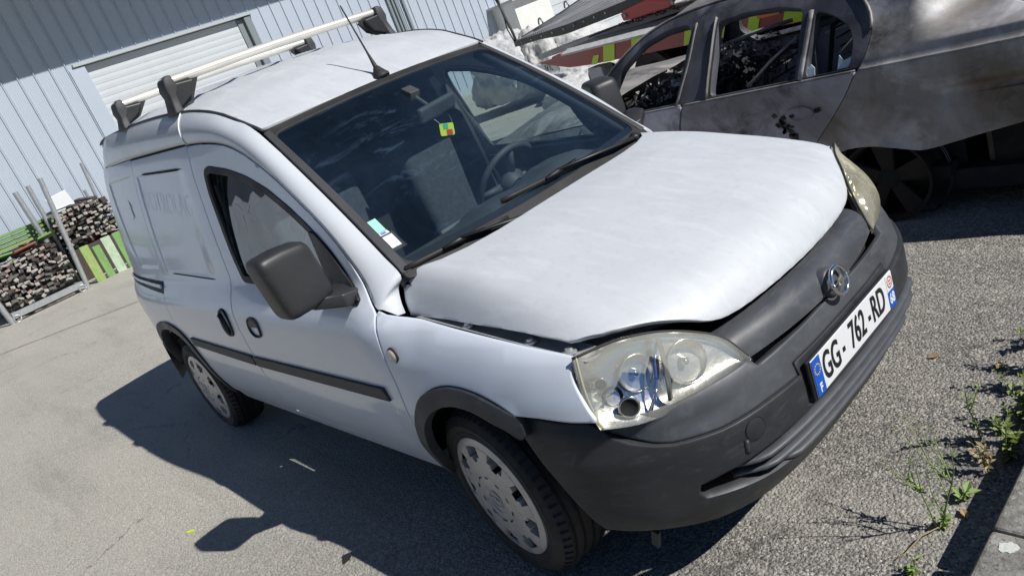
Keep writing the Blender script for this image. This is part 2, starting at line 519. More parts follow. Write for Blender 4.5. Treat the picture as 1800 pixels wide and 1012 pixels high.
# ---------------------------------------------------------------- materials
M = MATS
mat('van_white', (.60, .63, .67), .36, layers=[(2.2, .45, .75, (.54, .56, .58), .5), (30, .6, .8, (.50, .51, .51), .25)], coat=.5, rvar=.08, coat_rough=.12)
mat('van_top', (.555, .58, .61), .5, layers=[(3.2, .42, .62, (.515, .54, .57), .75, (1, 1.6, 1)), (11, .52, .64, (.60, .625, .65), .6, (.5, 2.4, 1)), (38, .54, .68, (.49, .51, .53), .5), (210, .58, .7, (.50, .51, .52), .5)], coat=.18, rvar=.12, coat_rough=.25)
mat('van_side_shade', (.69, .74, .82), .32, layers=[(1.4, .45, .8, (.63, .68, .75), .5), (3, .55, .85, (.60, .62, .64), .35), (26, .62, .78, (.55, .54, .52), .25)], coat=.55, coat_rough=.07, rvar=.04)  # same white paint, with the blue of the shaded flank put into it
mat('inner_white', (.55, .56, .57), .45)
mat('beam_grey', (.34, .35, .37), .5, layers=[(14, .4, .7, (.20, .205, .21), .7)])
mat('inner_grey', (.16, .165, .17), .6, layers=[(14, .4, .7, (.09, .09, .09), .7)])
mat('dark_void', (.012, .012, .013), .9)
mat('black_plastic', (.015, .016, .018), .48, layers=[(6, .4, .75, (.03, .03, .032), .6)], bump=(420, .25, .0006), rvar=.08)
mat('grey_plastic', (.024, .026, .030), .5, layers=[(4, .42, .7, (.042, .045, .050), .8, (1, 1, 3)), (16, .56, .72, (.075, .077, .08), .45, (1, 1, 2.5)), (60, .62, .75, (.018, .018, .02), .5), (130, .64, .74, (.12, .12, .115), .35)], bump=(500, .3, .0006), rvar=.1)
mat('faded_sheen_plastic', (.082, .087, .098), .46, layers=[(5, .38, .66, (.042, .045, .052), .8, (1, .5, 1)), (22, .5, .70, (.11, .117, .127), .5, (2.5, .5, 1))], bump=(500, .3, .0006), rvar=.1)  # faded plastic, lightened further for the sunlit sheen on the upper bumper
mat('strip_plastic', (.050, .052, .056), .6, layers=[(8, .4, .7, (.034, .035, .038), .6)], bump=(400, .2, .0005))
mat('rubber', (.018, .018, .019), .6, layers=[(10, .45, .7, (.035, .034, .033), .6)], rvar=.1)
mat('tyre', (.017, .017, .018), .72, layers=[(12, .42, .7, (.055, .052, .048), .55), (50, .55, .75, (.04, .038, .036), .5)], bump=(160, .3, .001))
mat('hubcap_paint', (.60, .575, .54), .36, metal=.25, layers=[(14, .45, .7, (.46, .43, .39), .6), (45, .58, .72, (.20, .16, .13), .5)], rvar=.1)
mat('hubcap_dark', (.05, .04, .034), .6, layers=[(30, .45, .7, (.13, .085, .06), .7)])
mat('chrome', (.90, .91, .93), .14, metal=1.0)
mat('reflector', (.84, .84, .83), .26, metal=1.0, bump=(22, .35, .004))
mat('alu', (.86, .83, .74), .32, metal=.45, layers=[(30, .5, .8, (.55, .53, .48), .4, (1, .2, 1))])
mat('cabin_plastic', (.050, .054, .058), .62, layers=[(6, .4, .7, (.075, .078, .08), .6)], bump=(300, .3, .0008))
mat('cabin_cloth', (.045, .050, .058), .95, layers=[(40, .4, .7, (.075, .08, .088), .7)])
mat('cabin_dark', (.018, .019, .021), .8)
mat('partition_paint', (.12, .125, .13), .6)
mat('plate_white', (.78, .79, .80), .3, layers=[(40, .6, .8, (.45, .44, .42), .3)])
mat('plate_blue', (.01, .10, .52), .35)
mat('plate_black', (.012, .012, .013), .5)
mat('plate_red', (.55, .03, .03), .4)
mat('star_yellow', (.80, .62, .04), .4)
mat('paper_green', (.35, .72, .60), .6)
mat('paper_white', (.74, .78, .76), .6, layers=[(160, .55, .62, (.25, .28, .30), .5)])
mat('paper_blue', (.08, .22, .60), .6)
mat('tag_yellow', (.72, .80, .04), .4)
mat('tag_green', (.05, .55, .30), .4)
mat('tag_red', (.72, .06, .02), .4)
mat('indicator_lens', (.55, .50, .42), .15, coat=1.0)
mat('bulb_blue', (.16, .27, .62), .2, metal=.7, coat=1)
glass('windscreen', (.74, .84, .86), .012, haze=.030, haze_col=(.20, .36, .60), ior=1.52,  # dust film tinted blue to strengthen the sky's reflection
      smear=((9.0, 2.2, 3.0), (.3, .2, .5), 1.6, .55, .72, .11))
glass('side_glass', (.78, .86, .84), .006, haze=.004, haze_col=(.4, .44, .46), ior=2.1)
glass('lamp_lens', (.92, .91, .84), .03, haze=.24, haze_col=(.66, .66, .60), ior=1.5)
glass('lamp_lens_hazy', (.75, .72, .58), .1, haze=.42, haze_col=(.70, .67, .52), ior=1.5)
glass('lens_clear', (.95, .95, .93), .02, haze=.03, ior=1.5)
glass('plastic_sleeve', (.85, .9, .88), .05, haze=.08, ior=1.3)
# burnt saloon
def burnt(name, base, a1, a2, hi):
    m, t, p = nodes_of(name)
    v = coords(t); v2 = coords(t, (1, 1, .7))
    n1 = noise(t, 1.9, 6, .55, v, .8); n2 = noise(t, 2.6, 8, .60, v2, .5); n3 = noise(t, 1.1, 5, .6, v, .5); n4 = noise(t, 38, 5, .7, v)
    c = mix(t, ramp(t, n1.outputs[0], .42, .58).outputs[0], base, a1)
    c = mix(t, ramp(t, n2.outputs[0], .50, .64, (0, 0, 0, 1), (.9,) * 3 + (1,)).outputs[0], c, hi)
    c = mix(t, ramp(t, n3.outputs[0], .47, .62, (0, 0, 0, 1), (.92,) * 3 + (1,)).outputs[0], c, a2)
    c = mix(t, ramp(t, n4.outputs[0], .52, .74, (0, 0, 0, 1), (.16,) * 3 + (1,)).outputs[0], c, (.05, .05, .052))
    n5 = noise(t, 5.5, 9, .72, v, 1.0); n6 = noise(t, 1.5, 3, .5, v)
    sm = t.nodes.new("ShaderNodeMath"); sm.operation = 'MULTIPLY'; t.links.new(ramp(t, n5.outputs[0], .47, .62).outputs[0], sm.inputs[0]); t.links.new(ramp(t, n6.outputs[0], .46, .66).outputs[0], sm.inputs[1])
    c = mix(t, sm.outputs[0], c, (.022, .022, .025))
    t.links.new(c, p.inputs["Base Color"])
    p.inputs["Roughness"].default_value = .5
    r = ramp(t, n2.outputs[0], .3, .7, (.42,) * 3 + (1,), (.75,) * 3 + (1,)); t.links.new(r.outputs[0], p.inputs["Roughness"])
    p.inputs["Metallic"].default_value = .12; p.inputs["Coat Weight"].default_value = .16; p.inputs["Coat Roughness"].default_value = .42
    b = t.nodes.new("ShaderNodeBump"); b.inputs["Strength"].default_value = .25; b.inputs["Distance"].default_value = .004
    t.links.new(n4.outputs[0], b.inputs["Height"]); t.links.new(b.outputs[0], p.inputs["Normal"])
    MATS[name] = m
burnt('burnt_steel', (.37, .37, .395), (.24, .235, .23), (.16, .125, .09), (.62, .62, .65))
burnt('burnt_door', (.46, .46, .53), (.34, .34, .39), (.20, .19, .20), (.62, .62, .68))
burnt('burnt_roof', (.26, .245, .22), (.16, .15, .14), (.36, .34, .31), (.46, .45, .43))
burnt('burnt_frame', (.055, .06, .075), (.03, .032, .04), (.10, .10, .115), (.16, .165, .19))
mat('frame_metal', (.14, .125, .11), .8, layers=[(10, .4, .68, (.06, .05, .045), .8)])
mat('soot', (.010, .010, .012), .85, layers=[(9, .45, .7, (.028, .026, .026), .7)])
mat('char', (.022, .021, .021), .9, layers=[(18, .45, .62, (.12, .11, .10), .7), (60, .55, .7, (.30, .28, .25), .4)])
mat('ash', (.42, .40, .36), .95, layers=[(12, .4, .65, (.16, .14, .12), .8)], bump=(60, .7, .01))
mat('rust_brown', (.022, .017, .015), .85, layers=[(12, .4, .7, (.010, .009, .009), .8)])
mat('melted_glass', (.45, .55, .60), .15, layers=[(9, .4, .7, (.25, .30, .33), .6)], coat=.6)
mat('mirror_shell', (.026, .026, .028), .46, layers=[(7, .4, .7, (.040, .041, .043), .6), (60, .64, .74, (.10, .10, .10), .4)], bump=(400, .25, .0006))
# tow truck
mat('truck_red', (.33, .018, .016), .42, layers=[(6, .45, .75, (.20, .016, .016), .6)], coat=.3)
mat('arm_red', (.62, .035, .035), .4, layers=[(9, .5, .8, (.45, .03, .03), .5)], coat=.4)
mat('chevron', (.56, .80, .015), .35, layers=[(20, .5, .8, (.42, .60, .03), .4)])
mat('orange_lamp', (.85, .22, .02), .3)
mat('bed_steel', (.36, .345, .32), .6, metal=.4, layers=[(3, .4, .65, (.20, .17, .14), .7, (1, 3, 1)), (14, .5, .7, (.52, .50, .46), .5)], rvar=.12)
mat('bed_edge', (.62, .62, .60), .5, layers=[(16, .45, .7, (.35, .33, .30), .6)])
mat('ramp_black', (.030, .031, .034), .45, metal=.3, layers=[(4, .45, .7, (.085, .085, .088), .8), (25, .55, .75, (.16, .15, .14), .4)], rvar=.1)
mat('ramp_steel', (.38, .38, .39), .5, metal=.2, layers=[(5, .4, .68, (.50, .49, .48), .7), (1.5, .45, .7, (.22, .22, .22), .7)])
mat('steel_grey', (.34, .34, .34), .5, metal=.5, layers=[(8, .4, .7, (.22, .21, .2), .6)])
mat('chain_rust', (.12, .065, .04), .75, layers=[(40, .4, .7, (.05, .035, .03), .7)])
mat('tarp', (.54, .54, .53), .55, layers=[(3.2, .45, .7, (.58, .58, .57), .5)], bump=(7, 1.0, .05))
mat('tarp_grey', (.56, .55, .53), .6, layers=[(5, .42, .68, (.28, .27, .26), .6)], bump=(14, .8, .03))
# buildings
mat('cladding', (.455, .51, .59), .42, layers=[(.7, .4, .75, (.40, .45, .53), .6), (8, .5, .8, (.40, .43, .46), .4, (1, 1, .1)), (3, .55, .75, (.42, .44, .45), .35, (1, 1, .25))], coat=.15)
mat('seam_dark', (.10, .11, .115), .6)
mat('shutter', (.54, .575, .60), .45, layers=[(1.2, .4, .75, (.49, .52, .55), .6), (5, .5, .75, (.42, .44, .45), .3, (1, 1, .3))])
mat('jamb_grey', (.20, .23, .24), .5)
mat('trim_grey', (.42, .46, .48), .45)
mat('plaster', (.74, .74, .71), .8, layers=[(4, .45, .8, (.62, .61, .57), .5)])
mat('steel_galv', (.52, .53, .54), .4, metal=.6, layers=[(20, .42, .68, (.36, .37, .38), .6)])
mat('board_green', (.14, .27, .085), .75, layers=[(7, .4, .7, (.19, .40, .10), .7, (1, 1, .3)), (26, .5, .68, (.30, .32, .20), .7)])
mat('board_lime', (.22, .38, .08), .8, layers=[(9, .38, .64, (.38, .38, .19), .8), (34, .5, .68, (.25, .2, .13), .6)])
mat('board_pale', (.46, .55, .42), .8, layers=[(9, .40, .66, (.24, .42, .19), .7), (34, .5, .68, (.32, .3, .24), .6)])
mat('bar_brown', (.055, .042, .034), .8, layers=[(30, .4, .7, (.11, .085, .065), .7)])
mat('bar_grey', (.16, .15, .135), .75, layers=[(30, .4, .7, (.08, .07, .06), .7)])
mat('cap_pale', (.50, .48, .44), .6, layers=[(14, .40, .62, (.22, .19, .16), .8)])
mat('cap_pink', (.36, .27, .23), .6, layers=[(30, .42, .68, (.32, .25, .22), .7)])
mat('board_red', (.28, .075, .055), .7, layers=[(9, .42, .7, (.20, .10, .08), .6)])
mat('fallen_leaf', (.33, .24, .12), .8)
mat('stem', (.24, .29, .10), .7)
mat('weed_leaf', (.19, .29, .075), .6, layers=[(30, .4, .7, (.28, .35, .12), .6)])
mat('bush_leaf', (.15, .21, .05), .55, layers=[(24, .4, .7, (.25, .25, .07), .6)])
mat('dry_stem', (.34, .26, .14), .8)
def concrete():
    m, t, p = nodes_of('kerb_concrete'); v = coords(t)
    n1 = noise(t, 13, 8, .72, v, .5); n2 = noise(t, 95, 6, .75, v); n3 = noise(t, 4, 5, .6, v, .4); n4 = noise(t, 30, 6, .7, v)
    c = mix(t, ramp(t, n1.outputs[0], .40, .60).outputs[0], (.36, .345, .31), (.19, .18, .16))
    c = mix(t, ramp(t, n3.outputs[0], .48, .66, (0, 0, 0, 1), (.7,) * 3 + (1,)).outputs[0], c, (.15, .145, .12))
    c = mix(t, ramp(t, n4.outputs[0], .56, .66, (0, 0, 0, 1), (.7,) * 3 + (1,)).outputs[0], c, (.46, .45, .40))
    c = mix(t, ramp(t, n2.outputs[0], .55, .64, (0, 0, 0, 1), (.85,) * 3 + (1,)).outputs[0], c, (.06, .058, .05))
    t.links.new(c, p.inputs["Base Color"]); p.inputs["Roughness"].default_value = .92
    b = t.nodes.new("ShaderNodeBump"); b.inputs["Strength"].default_value = .9; b.inputs["Distance"].default_value = .008
    t.links.new(n4.outputs[0], b.inputs["Height"])
    b2 = t.nodes.new("ShaderNodeBump"); b2.inputs["Strength"].default_value = .7; b2.inputs["Distance"].default_value = .003
    t.links.new(n2.outputs[0], b2.inputs["Height"]); t.links.new(b.outputs[0], b2.inputs["Normal"]); t.links.new(b2.outputs[0], p.inputs["Normal"]); MATS['kerb_concrete'] = m
concrete()
mat('lichen', (.62, .63, .58), .95, bump=(90, .8, .004))
def asphalt():
    m, t, p = nodes_of('asphalt_wearing'); v = coords(t)
    def vor(scale):
        o = t.nodes.new("ShaderNodeTexVoronoi"); o.inputs["Scale"].default_value = scale
        wn = noise(t, scale * .5, 2, .5, v); ad = t.nodes.new("ShaderNodeVectorMath"); ad.operation = 'MULTIPLY_ADD'
        ad.inputs[1].default_value = (.012, .012, .0); t.links.new(wn.outputs["Color"], ad.inputs[0]); t.links.new(v, ad.inputs[2])
        t.links.new(ad.outputs[0], o.inputs["Vector"]); return o
    a = vor(104); b2 = vor(240); c3 = vor(56)
    def ch(o, k):
        sp = t.nodes.new("ShaderNodeSeparateColor"); t.links.new(o.outputs["Color"], sp.inputs[0]); return sp.outputs[k]
    def stops(sock, L):
        r = t.nodes.new("ShaderNodeValToRGB"); e = r.color_ramp.elements
        e[0].position = L[0][0]; e[0].color = (*L[0][1], 1); e[1].position = L[-1][0]; e[1].color = (*L[-1][1], 1)
        for pos, c in L[1:-1]:
            q = e.new(pos); q.color = (*c, 1)
        t.links.new(sock, r.inputs[0]); return r.outputs[0]
    # stones: most mid grey, some pale, a few dark, set in a darker binder
    stone = stops(ch(a, 0), [(0, (.07, .068, .066)), (.25, (.16, .154, .145)), (.60, (.265, .253, .23)), (.88, (.36, .343, .308)), (1, (.58, .555, .50))])
    fine = stops(ch(b2, 1), [(0, (.09, .087, .083)), (.5, (.21, .20, .183)), (1, (.50, .475, .42))])
    binder = ramp(t, a.outputs["Distance"], .38, .58)
    c = mix(t, binder.outputs[0], stone, fine)
    big = noise(t, .55, 6, .62, v, .6); mid = noise(t, 3.2, 6, .6, v, .3); spk = noise(t, 24, 4, .7, v)
    # a few large pale stones
    c = mix(t, ramp(t, ch(c3, 2), .955, .975, (0, 0, 0, 1), (.8,) * 3 + (1,)).outputs[0], c, (.42, .40, .34))
    # paler grains over the yard behind the van, thinning out towards the kerb
    pos = t.nodes.new("ShaderNodeSeparateXYZ"); t.links.new(v, pos.inputs[0])
    mr = t.nodes.new("ShaderNodeMapRange"); mr.inputs[1].default_value = 1.0; mr.inputs[2].default_value = -1.6; mr.inputs[3].default_value = 0; mr.inputs[4].default_value = .74
    nadd = t.nodes.new("ShaderNodeMath"); nadd.operation = 'MULTIPLY_ADD'; nadd.inputs[1].default_value = 1.0; t.links.new(mid.outputs[0], nadd.inputs[0]); t.links.new(pos.outputs[0], nadd.inputs[2])
    t.links.new(nadd.outputs[0], mr.inputs[0])
    grit = stops(ch(b2, 0), [(0, (.36, .342, .30)), (.5, (.54, .513, .45)), (.9, (.65, .62, .545)), (1, (.85, .82, .73))])
    c = mix(t, mr.outputs[0], c, grit)
    c = mix(t, ramp(t, big.outputs[0], .42, .68, (0, 0, 0, 1), (.22,) * 3 + (1,)).outputs[0], c, (.22, .213, .20))
    c = mix(t, ramp(t, mid.outputs[0], .52, .75, (0, 0, 0, 1), (.28,) * 3 + (1,)).outputs[0], c, (.46, .43, .365))
    c = mix(t, ramp(t, spk.outputs[0], .56, .70, (0, 0, 0, 1), (.30,) * 3 + (1,)).outputs[0], c, (.10, .096, .09))
    # hairline cracks and long worn streaks
    ck = t.nodes.new("ShaderNodeTexVoronoi"); ck.feature = 'DISTANCE_TO_EDGE'; ck.inputs["Scale"].default_value = .75
    wv = noise(t, 2.2, 6, .65, v); ad = t.nodes.new("ShaderNodeVectorMath"); ad.operation = 'MULTIPLY_ADD'; ad.inputs[1].default_value = (.55, .55, 0); t.links.new(wv.outputs["Color"], ad.inputs[0]); t.links.new(v, ad.inputs[2]); t.links.new(ad.outputs[0], ck.inputs["Vector"])
    cm = t.nodes.new("ShaderNodeMath"); cm.operation = 'MULTIPLY'; t.links.new(ramp(t, ck.outputs["Distance"], .0025, .006, (.7,) * 3 + (1,), (0, 0, 0, 1)).outputs[0], cm.inputs[0]); t.links.new(ramp(t, noise(t, 1.1, 3, .5, v).outputs[0], .50, .60).outputs[0], cm.inputs[1])
    c = mix(t, cm.outputs[0], c, (.07, .066, .06))
    st = noise(t, 1.6, 5, .6, coords(t, (.22, 1.6, 1)), .4)
    c = mix(t, ramp(t, st.outputs[0], .50, .66, (0, 0, 0, 1), (.28,) * 3 + (1,)).outputs[0], c, (.52, .49, .43))
    c = mix(t, ramp(t, st.outputs[0], .34, .46, (.22,) * 3 + (1,), (0, 0, 0, 1)).outputs[0], c, (.13, .125, .118))
    t.links.new(c, p.inputs["Base Color"]); p.inputs["Roughness"].default_value = .9; p.inputs["Specular IOR Level"].default_value = .25
    bp = t.nodes.new("ShaderNodeBump"); bp.inputs["Strength"].default_value = .9; bp.inputs["Distance"].default_value = .006; bp.invert = True
    t.links.new(a.outputs["Distance"], bp.inputs["Height"])
    bp2 = t.nodes.new("ShaderNodeBump"); bp2.inputs["Strength"].default_value = .6; bp2.inputs["Distance"].default_value = .003; bp2.invert = True
    t.links.new(b2.outputs["Distance"], bp2.inputs["Height"]); t.links.new(bp.outputs[0], bp2.inputs["Normal"])
    t.links.new(bp2.outputs[0], p.inputs["Normal"]); MATS['asphalt_wearing'] = m
asphalt()
mat('faded_line', (.40, .385, .34), .9, layers=[(9, .4, .6, (.28, .265, .23), .9), (60, .5, .65, (.2, .19, .17), .7)])
# ---------------------------------------------------------------- ground and buildings
g = MB()
g.add([(-60, -70, 0), (1.172, -70, 0), (1.172, 70, 0), (-60, 70, 0)], [(0, 1, 2, 3)])
tag(g.build('asphalt_yard', M['asphalt_wearing']), kind='structure')
g = MB(); g.add([(-200, -200, -.06), (200, -200, -.06), (200, 200, -.06), (-200, 200, -.06)], [(0, 1, 2, 3)])
tag(g.build('ground', M['bar_grey']), kind='structure')
g = MB()
def strip_line(p, q, w, z):
    p = Vector((*p, z)); q = Vector((*q, z)); d = (q - p).normalized(); n = Vector((-d.y, d.x, 0)) * w / 2
    return [p - n, q - n, q + n, p + n]
g.add(strip_line((-10.95, -2.2), (-8.9, .32), .09, .004), [(0, 1, 2, 3)])
tag(g.build('faded_parking_line', M['faded_line']), kind='structure')
# verge of soil beyond the kerb
g = MB(); g.add([(1.42, -70, .10), (30, -70, .10), (30, 70, .10), (1.42, 70, .10)], [(0, 1, 2, 3)])
tag(g.build('verge_soil', mat('soil', (.16, .13, .085), .95, layers=[(5, .4, .65, (.10, .12, .04), .8), (40, .4, .7, (.08, .065, .05), .7)], bump=(30, .8, .02))), kind='structure')
# kerb stones: the joint at y = -.28 shows in the photograph
rng = random.Random(5)
ks = thing('kerb_block', 'weathered concrete kerb block with a pale lichen spot, at the lower right corner', 'kerb', (1.3, -.8, 0))
def kerb(y0, y1, par):
    b = MB(); b.box((1.30, (y0 + y1) / 2, .045), (.262, y1 - y0 - .006, .19))
    return b.build('block', M['kerb_concrete'], par, bevel=.012, seg=3)
kerb(-1.285, -.285, ks)
b = MB()
pts = []
for k in range(22):
    a = 2 * math.pi * k / 22; r = .016 * (1 + .22 * math.sin(2 * a + 1) + .10 * math.sin(5 * a) + .06 * math.sin(9 * a))
    pts.append((1.218 + r * 1.0 * math.cos(a), -.335 + r * 1.3 * math.sin(a), .1405))
b.prism(pts, (0, 0, .0012)); b.build('lichen_patch', M['lichen'], ks)
for i, (y0, lab) in enumerate(((-.285, 'weathered concrete kerb block beside the leafy weeds at the right edge'), (.715, 'weathered concrete kerb block just past the leafy weeds, beyond the right edge'), (1.715, 'weathered concrete kerb block opposite the open boot of the burnt car'), (2.715, 'farthest weathered concrete kerb block, past the burnt car'))):
    k2 = thing('kerb_block', lab, 'kerb', (1.3, y0 + .5, 0)); kerb(y0, y0 + 1.0, k2)

# ---- metal-clad warehouse: facade in the plane x = -16, facing +x
XW = -16.0
wh = thing('warehouse', 'long white corrugated metal warehouse with a roller door, behind the van', 'building', (XW, 4, 0))
RIB = .305
DY0, DY1, DZ = 3.02, 6.80, 3.86
def clad(z0, z1):
    """one cassette: flat face with six fine grooves and a deep standing seam at its edge"""
    prof = [(0, -.004), (.012, -.004), (.016, 0)]
    for k in range(5):
        c = .016 + (k + 1) * (RIB - .05) / 6
        prof += [(c - .006, 0), (c, -.004), (c + .006, 0)]
    prof += [(RIB - .034, 0), (RIB - .030, .030), (RIB - .014, .030), (RIB - .011, -.012), (RIB - .002, -.012)]
    b = MB(); n = len(prof)
    v = [(XW + d, y, z0) for y, d in prof] + [(XW + d, y, z1) for y, d in prof]
    b.add(v, [(i, i + 1, n + i + 1, n + i) for i in range(n - 1)])
    me = bpy.data.meshes.new('wall_panel'); me.from_pydata(b.v, [], b.f); me.update(); me.materials.append(M['cladding'])
    return me
full = clad(0, 6.1); above = clad(DZ + .02, 6.1)
WY0, WY1 = -14.2, 14.60
n = int((WY1 - WY0) / RIB)
for i in range(n):
    y = WY1 - (i + 1) * RIB
    over = DY0 - .30 < y < DY1 - .005
    o = bpy.data.objects.new('wall_panel', above if over else full)
    COL.objects.link(o); o.parent = wh; o.location = (0, y, 0); o.matrix_parent_inverse = Matrix.Translation(-wh.location)
b = MB(); b.box((XW - 3.1, (WY0 + WY1) / 2, 3.05), (6.0, WY1 - WY0, 6.1)); b.build('inner_wall', M['seam_dark'], wh)
b = MB(); b.box((XW + .02, (WY0 + WY1) / 2, .10), (.05, WY1 - WY0, .2)); b.build('base_flashing', M['trim_grey'], wh)
b = MB()
b.box((XW - 2.0, (WY0 + WY1) / 2, 6.32), (8.46, WY1 - WY0 + .8, .24)); b.build('eaves', M['trim_grey'], wh, bevel=.02)
# reveals round the roller door
y0 = WY1 - math.ceil((WY1 - DY0) / RIB) * RIB + RIB
b = MB(); b.box((XW + .005, (DY0 + DY1) / 2, DZ - .005), (.16, DY1 - DY0 + .42, .065)); b.build('door_lintel', M['trim_grey'], wh)
b = MB(); b.box((XW - .005, DY1 + .06, DZ / 2 - .03), (.13, .16, DZ - .08)); b.box((XW - .10, DY1 - .10, DZ / 2 - .03), (.12, .16, DZ - .08), m=0); b.build('door_jamb', M['jamb_grey'], wh)
b = MB(); b.box((XW - .003, DY0 - .16, DZ / 2 - .03), (.11, .32, DZ - .08)); b.build('door_jamb', M['cladding'], wh)
b = MB(); b.box((XW - .09, (DY0 + DY1) / 2, DZ / 2), (.01, DY1 - DY0 + .05, DZ)); rd = b.build('roller_door', M['seam_dark'], wh)
ns = 27; sh = (DZ - .07) / ns
b = MB(); pr = [(0, .009), (.006, .013), (sh * .5, .017), (sh - .008, .013), (sh - .002, .009)]
v = [(XW - .082 + d, DY0, z) for z, d in pr] + [(XW - .082 + d, DY1 - .19, z) for z, d in pr]
b.add(v, [(i + 1, i, len(pr) + i, len(pr) + i + 1) for i in range(len(pr) - 1)])
sme = bpy.data.meshes.new('slat'); sme.from_pydata(b.v, [], b.f); sme.update(); sme.materials.append(M['shutter'])
for p in sme.polygons: p.use_smooth = False
for k in range(ns):
    o = bpy.data.objects.new('slat', sme); COL.objects.link(o); o.parent = rd; o.location = (0, 0, .02 + k * sh)
# cable bundle and down pipes on the facade
for yy, w in ((10.86, .06), (10.99, .05), (11.10, .07), (11.33, .07)):
    b = MB(); b.box((XW + .05, yy, 2.9), (.05, w, 5.6)); b.build('down_pipe', M['jamb_grey'], wh)
# plastered stub at the end of the facade with a sloping cap
bk = thing('plaster_block', 'white plastered corner wall with a sloping metal cap, between warehouse and horizontal siding', 'wall', (-15.6, 14.9, 0))
b = MB(); b.box((-15.62, 15.10, 1.0), (1.2, 1.5, 2.0)); b.build('wall', M['plaster'], bk)
b = MB(); b.box((-15.55, 15.08, 2.03), (1.5, 1.85, .06)); b.build('cap', M['trim_grey'], bk)
# annex with horizontal siding
an = thing('siding_annex', 'white building with horizontal siding boards, behind the truck ramp', 'building', (-16.8, 22, 0))
b = MB(); b.box((-17.6, 21.9, 3.0), (1.5, 13.4, 6.0)); b.build('wall', M['seam_dark'], an)
sb = MB(); sb.box((-16.82, 21.9, .145), (.05, 13.4, .278)); bme = None
o0 = sb.build('siding_board', M['shutter'], an)
for k in range(1, 20):
    o = o0.copy(); COL.objects.link(o); o.location.z = k * .29
# ---------------------------------------------------------------- the van
van = thing('delivery_van', 'white small delivery van with a cracked headlight and grey bumper, parked in the foreground', 'van', (-1.35, 0, 0))
def inset_poly(P, d):
    n = len(P); A = sum(P[i][0] * P[(i + 1) % n][1] - P[(i + 1) % n][0] * P[i][1] for i in range(n)); sg = 1 if A > 0 else -1
    out = []
    for i in range(n):
        a = Vector(P[i - 1]); p = Vector(P[i]); b = Vector(P[(i + 1) % n])
        d1 = (p - a); d2 = (b - p)
        if d1.length < 1e-7 or d2.length < 1e-7: out.append(tuple(P[i])); continue
        d1.normalize(); d2.normalize()
        n1 = Vector((-d1.y, d1.x)) * sg; n2 = Vector((-d2.y, d2.x)) * sg
        m = n1 + n2
        m = m / max(.35, m.dot(m) / 2) if m.length > 1e-6 else n1
        q = p + m * d
        out.append((q.x, q.y))
    return out
DOOR_TOP = cr([(-.318, .926), (-.385, 1.0), (-.452, 1.080), (-.538, 1.166), (-.648, 1.252), (-.774, 1.340), (-.850, 1.388), (-.955, 1.448), (-1.086, 1.511), (-1.210, 1.547), (-1.378, 1.573), (-1.553, 1.587)], 3)
B_SEAM = cr([(-1.553, 1.587), (-1.560, 1.47), (-1.543, 1.355), (-1.524, 1.167), (-1.506, .99), (-1.490, .80), (-1.470, .66), (-1.462, .55), (-1.475, .42), (-1.51, .322)], 3)
A_SEAM = cr([(-.33, .322), (-.292, .41), (-.262, .50), (-.250, .585), (-.262, .673), (-.281, .779), (-.300, .87), (-.312, .925)], 3)
DOOR = DOOR_TOP[:-1] + B_SEAM[:-1] + A_SEAM[:-1]
WIN = [(-1.374, 1.000), (-.90, .972), (-.372, .944), (-.478, 1.022), (-.560, 1.107), (-.661, 1.187), (-.774, 1.262), (-.918, 1.341), (-1.068, 1.404), (-1.209, 1.446), (-1.385, 1.480), (-1.434, 1.466), (-1.442, 1.39), (-1.425, 1.27), (-1.405, 1.10)]
WINS = rnd_poly(WIN, .035, 3)
SLIDE_TOP = [(-1.553, 1.590), (-2.04, 1.609), (-2.462, 1.624)]
S_REAR = cr([(-2.462, 1.624), (-2.49, 1.40), (-2.492, 1.20), (-2.490, 1.10), (-2.515, 1.0), (-2.522, .92), (-2.512, .81), (-2.50, .722)], 3)
R_ARCH = cr([(-2.50, .722), (-2.42, .682), (-2.355, .612), (-2.315, .535), (-2.302, .43), (-2.315, .322)], 3)
SLIDE = SLIDE_TOP[:-1] + S_REAR[:-1] + R_ARCH[:-1] + [(-2.315, .322), (-1.51, .322)] + B_SEAM[1:-1][::-1]
def rec_mask(x, z, r, w=.010, w1=None):
    x0, x1, z0, z1 = r; w1 = w1 or w
    return sstep(x0 - w, x0 + w, x) * sstep(x1 + w1, x1 - w1, x) * sstep(z0 - w, z0 + w, z) * sstep(z1 + w, z1 - w, z)
def S_REC(x, z): return (-2.415, -1.70, 1.035 - .02 * (x + 2.4), 1.535 - .03 * (x + 2.415) / .7)
def Q_REC(x, z): return (-3.10 + .33 * (1.55 - z), -2.545, 1.06, 1.548)
def rec_pts(rec, w):
    out = []
    for e in (-1.02, -.5, 0, .5, 1.02):
        for k in range(56):
            u = k / 55
            r = rec(-2.4, 1.3); z = r[2] - w + (r[3] - r[2] + 2 * w) * u
            q = rec(-2.4, z); out.append((q[0] + e * w, z)); out.append((q[1] + e * w, z))
            r = rec(-2.4, 1.3); x = (r[0] - w - .06) + (r[1] - r[0] + 2 * w + .06) * u
            q = rec(x, 1.05); out.append((x, q[2] + e * w)); q = rec(x, 1.54); out.append((x, q[3] + e * w))
    return out
def f_slide(x, z):
    k = rec_mask(x, z, S_REC(x, z), .011, .07)
    return (x, -(side_y(x, z) - .0065 * k), z)
def f_quarter(x, z):
    k = rec_mask(x, z, Q_REC(x, z), .011)
    return (x, -(side_y(x, z) - .007 * k), z)
QUARTER = [(-2.462, 1.624), (-3.37, 1.640), (-3.43, 1.50), (-3.45, 1.2), (-3.45, .80), (-3.44, .56), (-3.16, .40), (-3.155, .48), (-3.10, .60), (-3.0, .69), (-2.86, .74), (-2.716, .752), (-2.60, .744), (-2.50, .722)] + S_REAR[1:-1][::-1]
